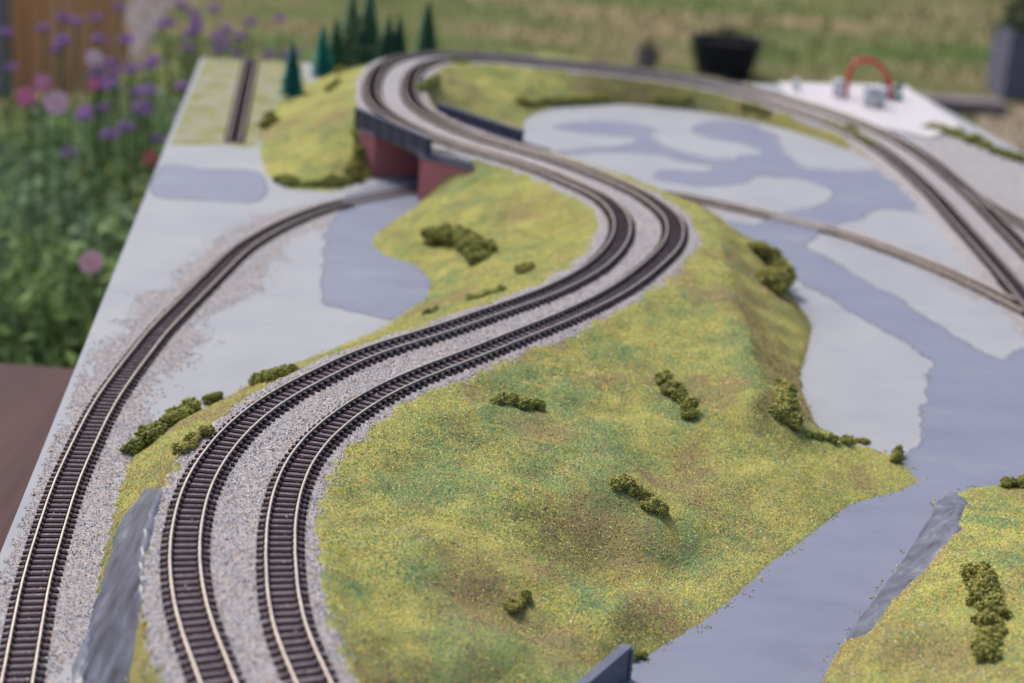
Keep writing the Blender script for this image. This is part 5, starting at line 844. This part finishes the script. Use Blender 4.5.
def verbena(x, y, z, k, label):
    rs = np.random.RandomState(700 + k); root = tag(empty('verbena_plant', (x, y, GZ)), label, 'flower', 'purple flowers on tall stems')
    H = z - GZ; bx_, by_ = rs.uniform(-30, 30, 2)
    heads = [(0, 0, H)] + [(rs.uniform(-45, 45), rs.uniform(-45, 45), H - rs.uniform(10, 70)) for _ in range(rs.randint(1, 3))]
    for h in heads:
        s = MB().tube([(bx_, by_, 0), (bx_ * .5 + h[0] * .3, by_ * .5 + h[1] * .3, H * .6), h], [2.6, 2.2, 1.4], 5).build('stem', M['stem'], root, origin=np.zeros(3))
        n = 90; d = rs.normal(0, 1, (n, 3)); d /= np.linalg.norm(d, axis=1)[:, None]; d[:, 2] = abs(d[:, 2]) * .7; P = d * rs.uniform(5, 12, (n, 1)) + np.array(h)
        v, f, c = leaves(P, rs.uniform(7, 11, n), np.array((.40, .23, .52)) * rs.uniform(.7, 1.4, (n, 1)), rs, 0); mesh_np('flower_head', v, f, M['petal'], root, col=c)
SPOT = ['beside the wooden fence board', 'next to the one by the fence board', 'high above the fence rail', 'above the middle of the bed', 'above the far board edge', 'low beside the far board corner', 'above the pale pink flower',
        'high beside the lawn', 'high over the lawn edge', 'at the very top over the lawn', 'over the lawn by the small teal conifer', 'over the lawn above the siding', 'nearest the tall conifers', 'just off the far siding corner',
        'low among the leaves under the pink flowers', 'in front of the fence post', 'at the picture border by the post', 'between fence and far corner', 'just beside the fence end', 'behind the siding end', 'at the top between fence and lawn', 'low beside the far board corner, behind its neighbour']
for k, (x, y, z) in enumerate(VERBENA_HEADS): verbena(x, y, z, k, 'purple flower cluster on a thin stem ' + SPOT[k])
def cosmos(x, y, z, k, label, col, r=21):
    rs = np.random.RandomState(900 + k); root = tag(empty('cosmos_plant', (x, y, GZ)), label, 'flower', 'pink flowers of the bed'); H = z - GZ
    MB().tube([(rs.uniform(-40, 40), rs.uniform(0, 40), 0), (rs.uniform(-10, 10), 10, H * .6), (0, 4, H - 3)], [2.5, 2, 1.4], 6).build('stem', M['stem'], root, origin=np.zeros(3))
    nv = Vector((rs.uniform(-.2, .4), -.85, .5)).normalized(); a = nv.cross(Vector((0, 0, 1))).normalized(); b = nv.cross(a)
    for i in range(8):
        w = 2 * math.pi * i / 8; V = []; 
        for rr, ww, up in ((.05, .3, 0), (.5, .42, .10), (.92, .38, .12), (1.0, .16, .08)):
            for s in (-1, 1):
                ca = w + s * ww; p = (a * math.cos(ca) + b * math.sin(ca)) * rr * r + nv * up * r; V.append((p.x, p.y, p.z + H))
        F = np.array([(0, 1, 3, 2), (2, 3, 5, 4), (4, 5, 7, 6)]); mesh_np('petal', V, F, M['petal'], root, col=np.repeat((np.array(col) * rs.uniform(.9, 1.1))[None], 8, 0), smooth=True)
    MB().lathe([(0, -1.5), (r * .13, -.5), (r * .1, 1.5), (0, 2)], 10, (nv.x * 3, nv.y * 3, H + nv.z * 3)).build('flower_centre', plain('yellow_centre', (.55, .35, .04), .9), root, origin=np.zeros(3))
PK = [('bright pink flower at the picture border under the fence', (.62, .17, .36)), ('bright pink flower between the fence and its neighbours', (.64, .24, .42)), ('large pale pink flower, lowest of the three together', (.72, .45, .60)),
      ('small bright pink flower beside the purple clusters', (.60, .16, .34)), ('pale pink flower high in front of the fence end', (.70, .48, .60)), ('lone pale pink flower low beside the board edge', (.68, .40, .54)), ('faded reddish flower beside the blue painted patch', (.48, .14, .14))]
for k, (x, y, z) in enumerate(PINK_FLOWERS): cosmos(x, y, z, k, PK[k][0], PK[k][1], (11, 10, 14, 8, 11, 10, 10)[k])
# ---------------------------------------------------------------- grass blades of the lawn in view
rs = np.random.RandomState(77); n = 42000
y = rs.uniform(2400, 10500, n); x = rs.uniform(-.42, .42, n) * (y + 1500)
P = np.stack([x, y, np.full(n, GZ + 0.0)], 1); hgt = rs.uniform(18, 42, n); th = rs.uniform(0, 6.28, n); s = np.stack([np.cos(th), np.sin(th), 0 * th], 1) * 5
tip = P + np.stack([rs.normal(0, 14, n), rs.normal(0, 14, n), hgt], 1)
V = np.stack([P - s, P + s, tip], 1).reshape(-1, 3); F = np.arange(3 * n).reshape(-1, 3)
br = smoothstep(-.2, .5, value_noise(900, 78, x * .5, y) + .4 * value_noise(300, 79, x, y))[:, None]
c = (np.array((.115, .165, .05)) * (1 - br) + np.array((.32, .25, .145)) * br) * rs.uniform(.7, 1.3, (n, 1))
tag(mesh_np('grass', V, F, M['leaf'], col=np.repeat(c, 3, 0)), kind='stuff')
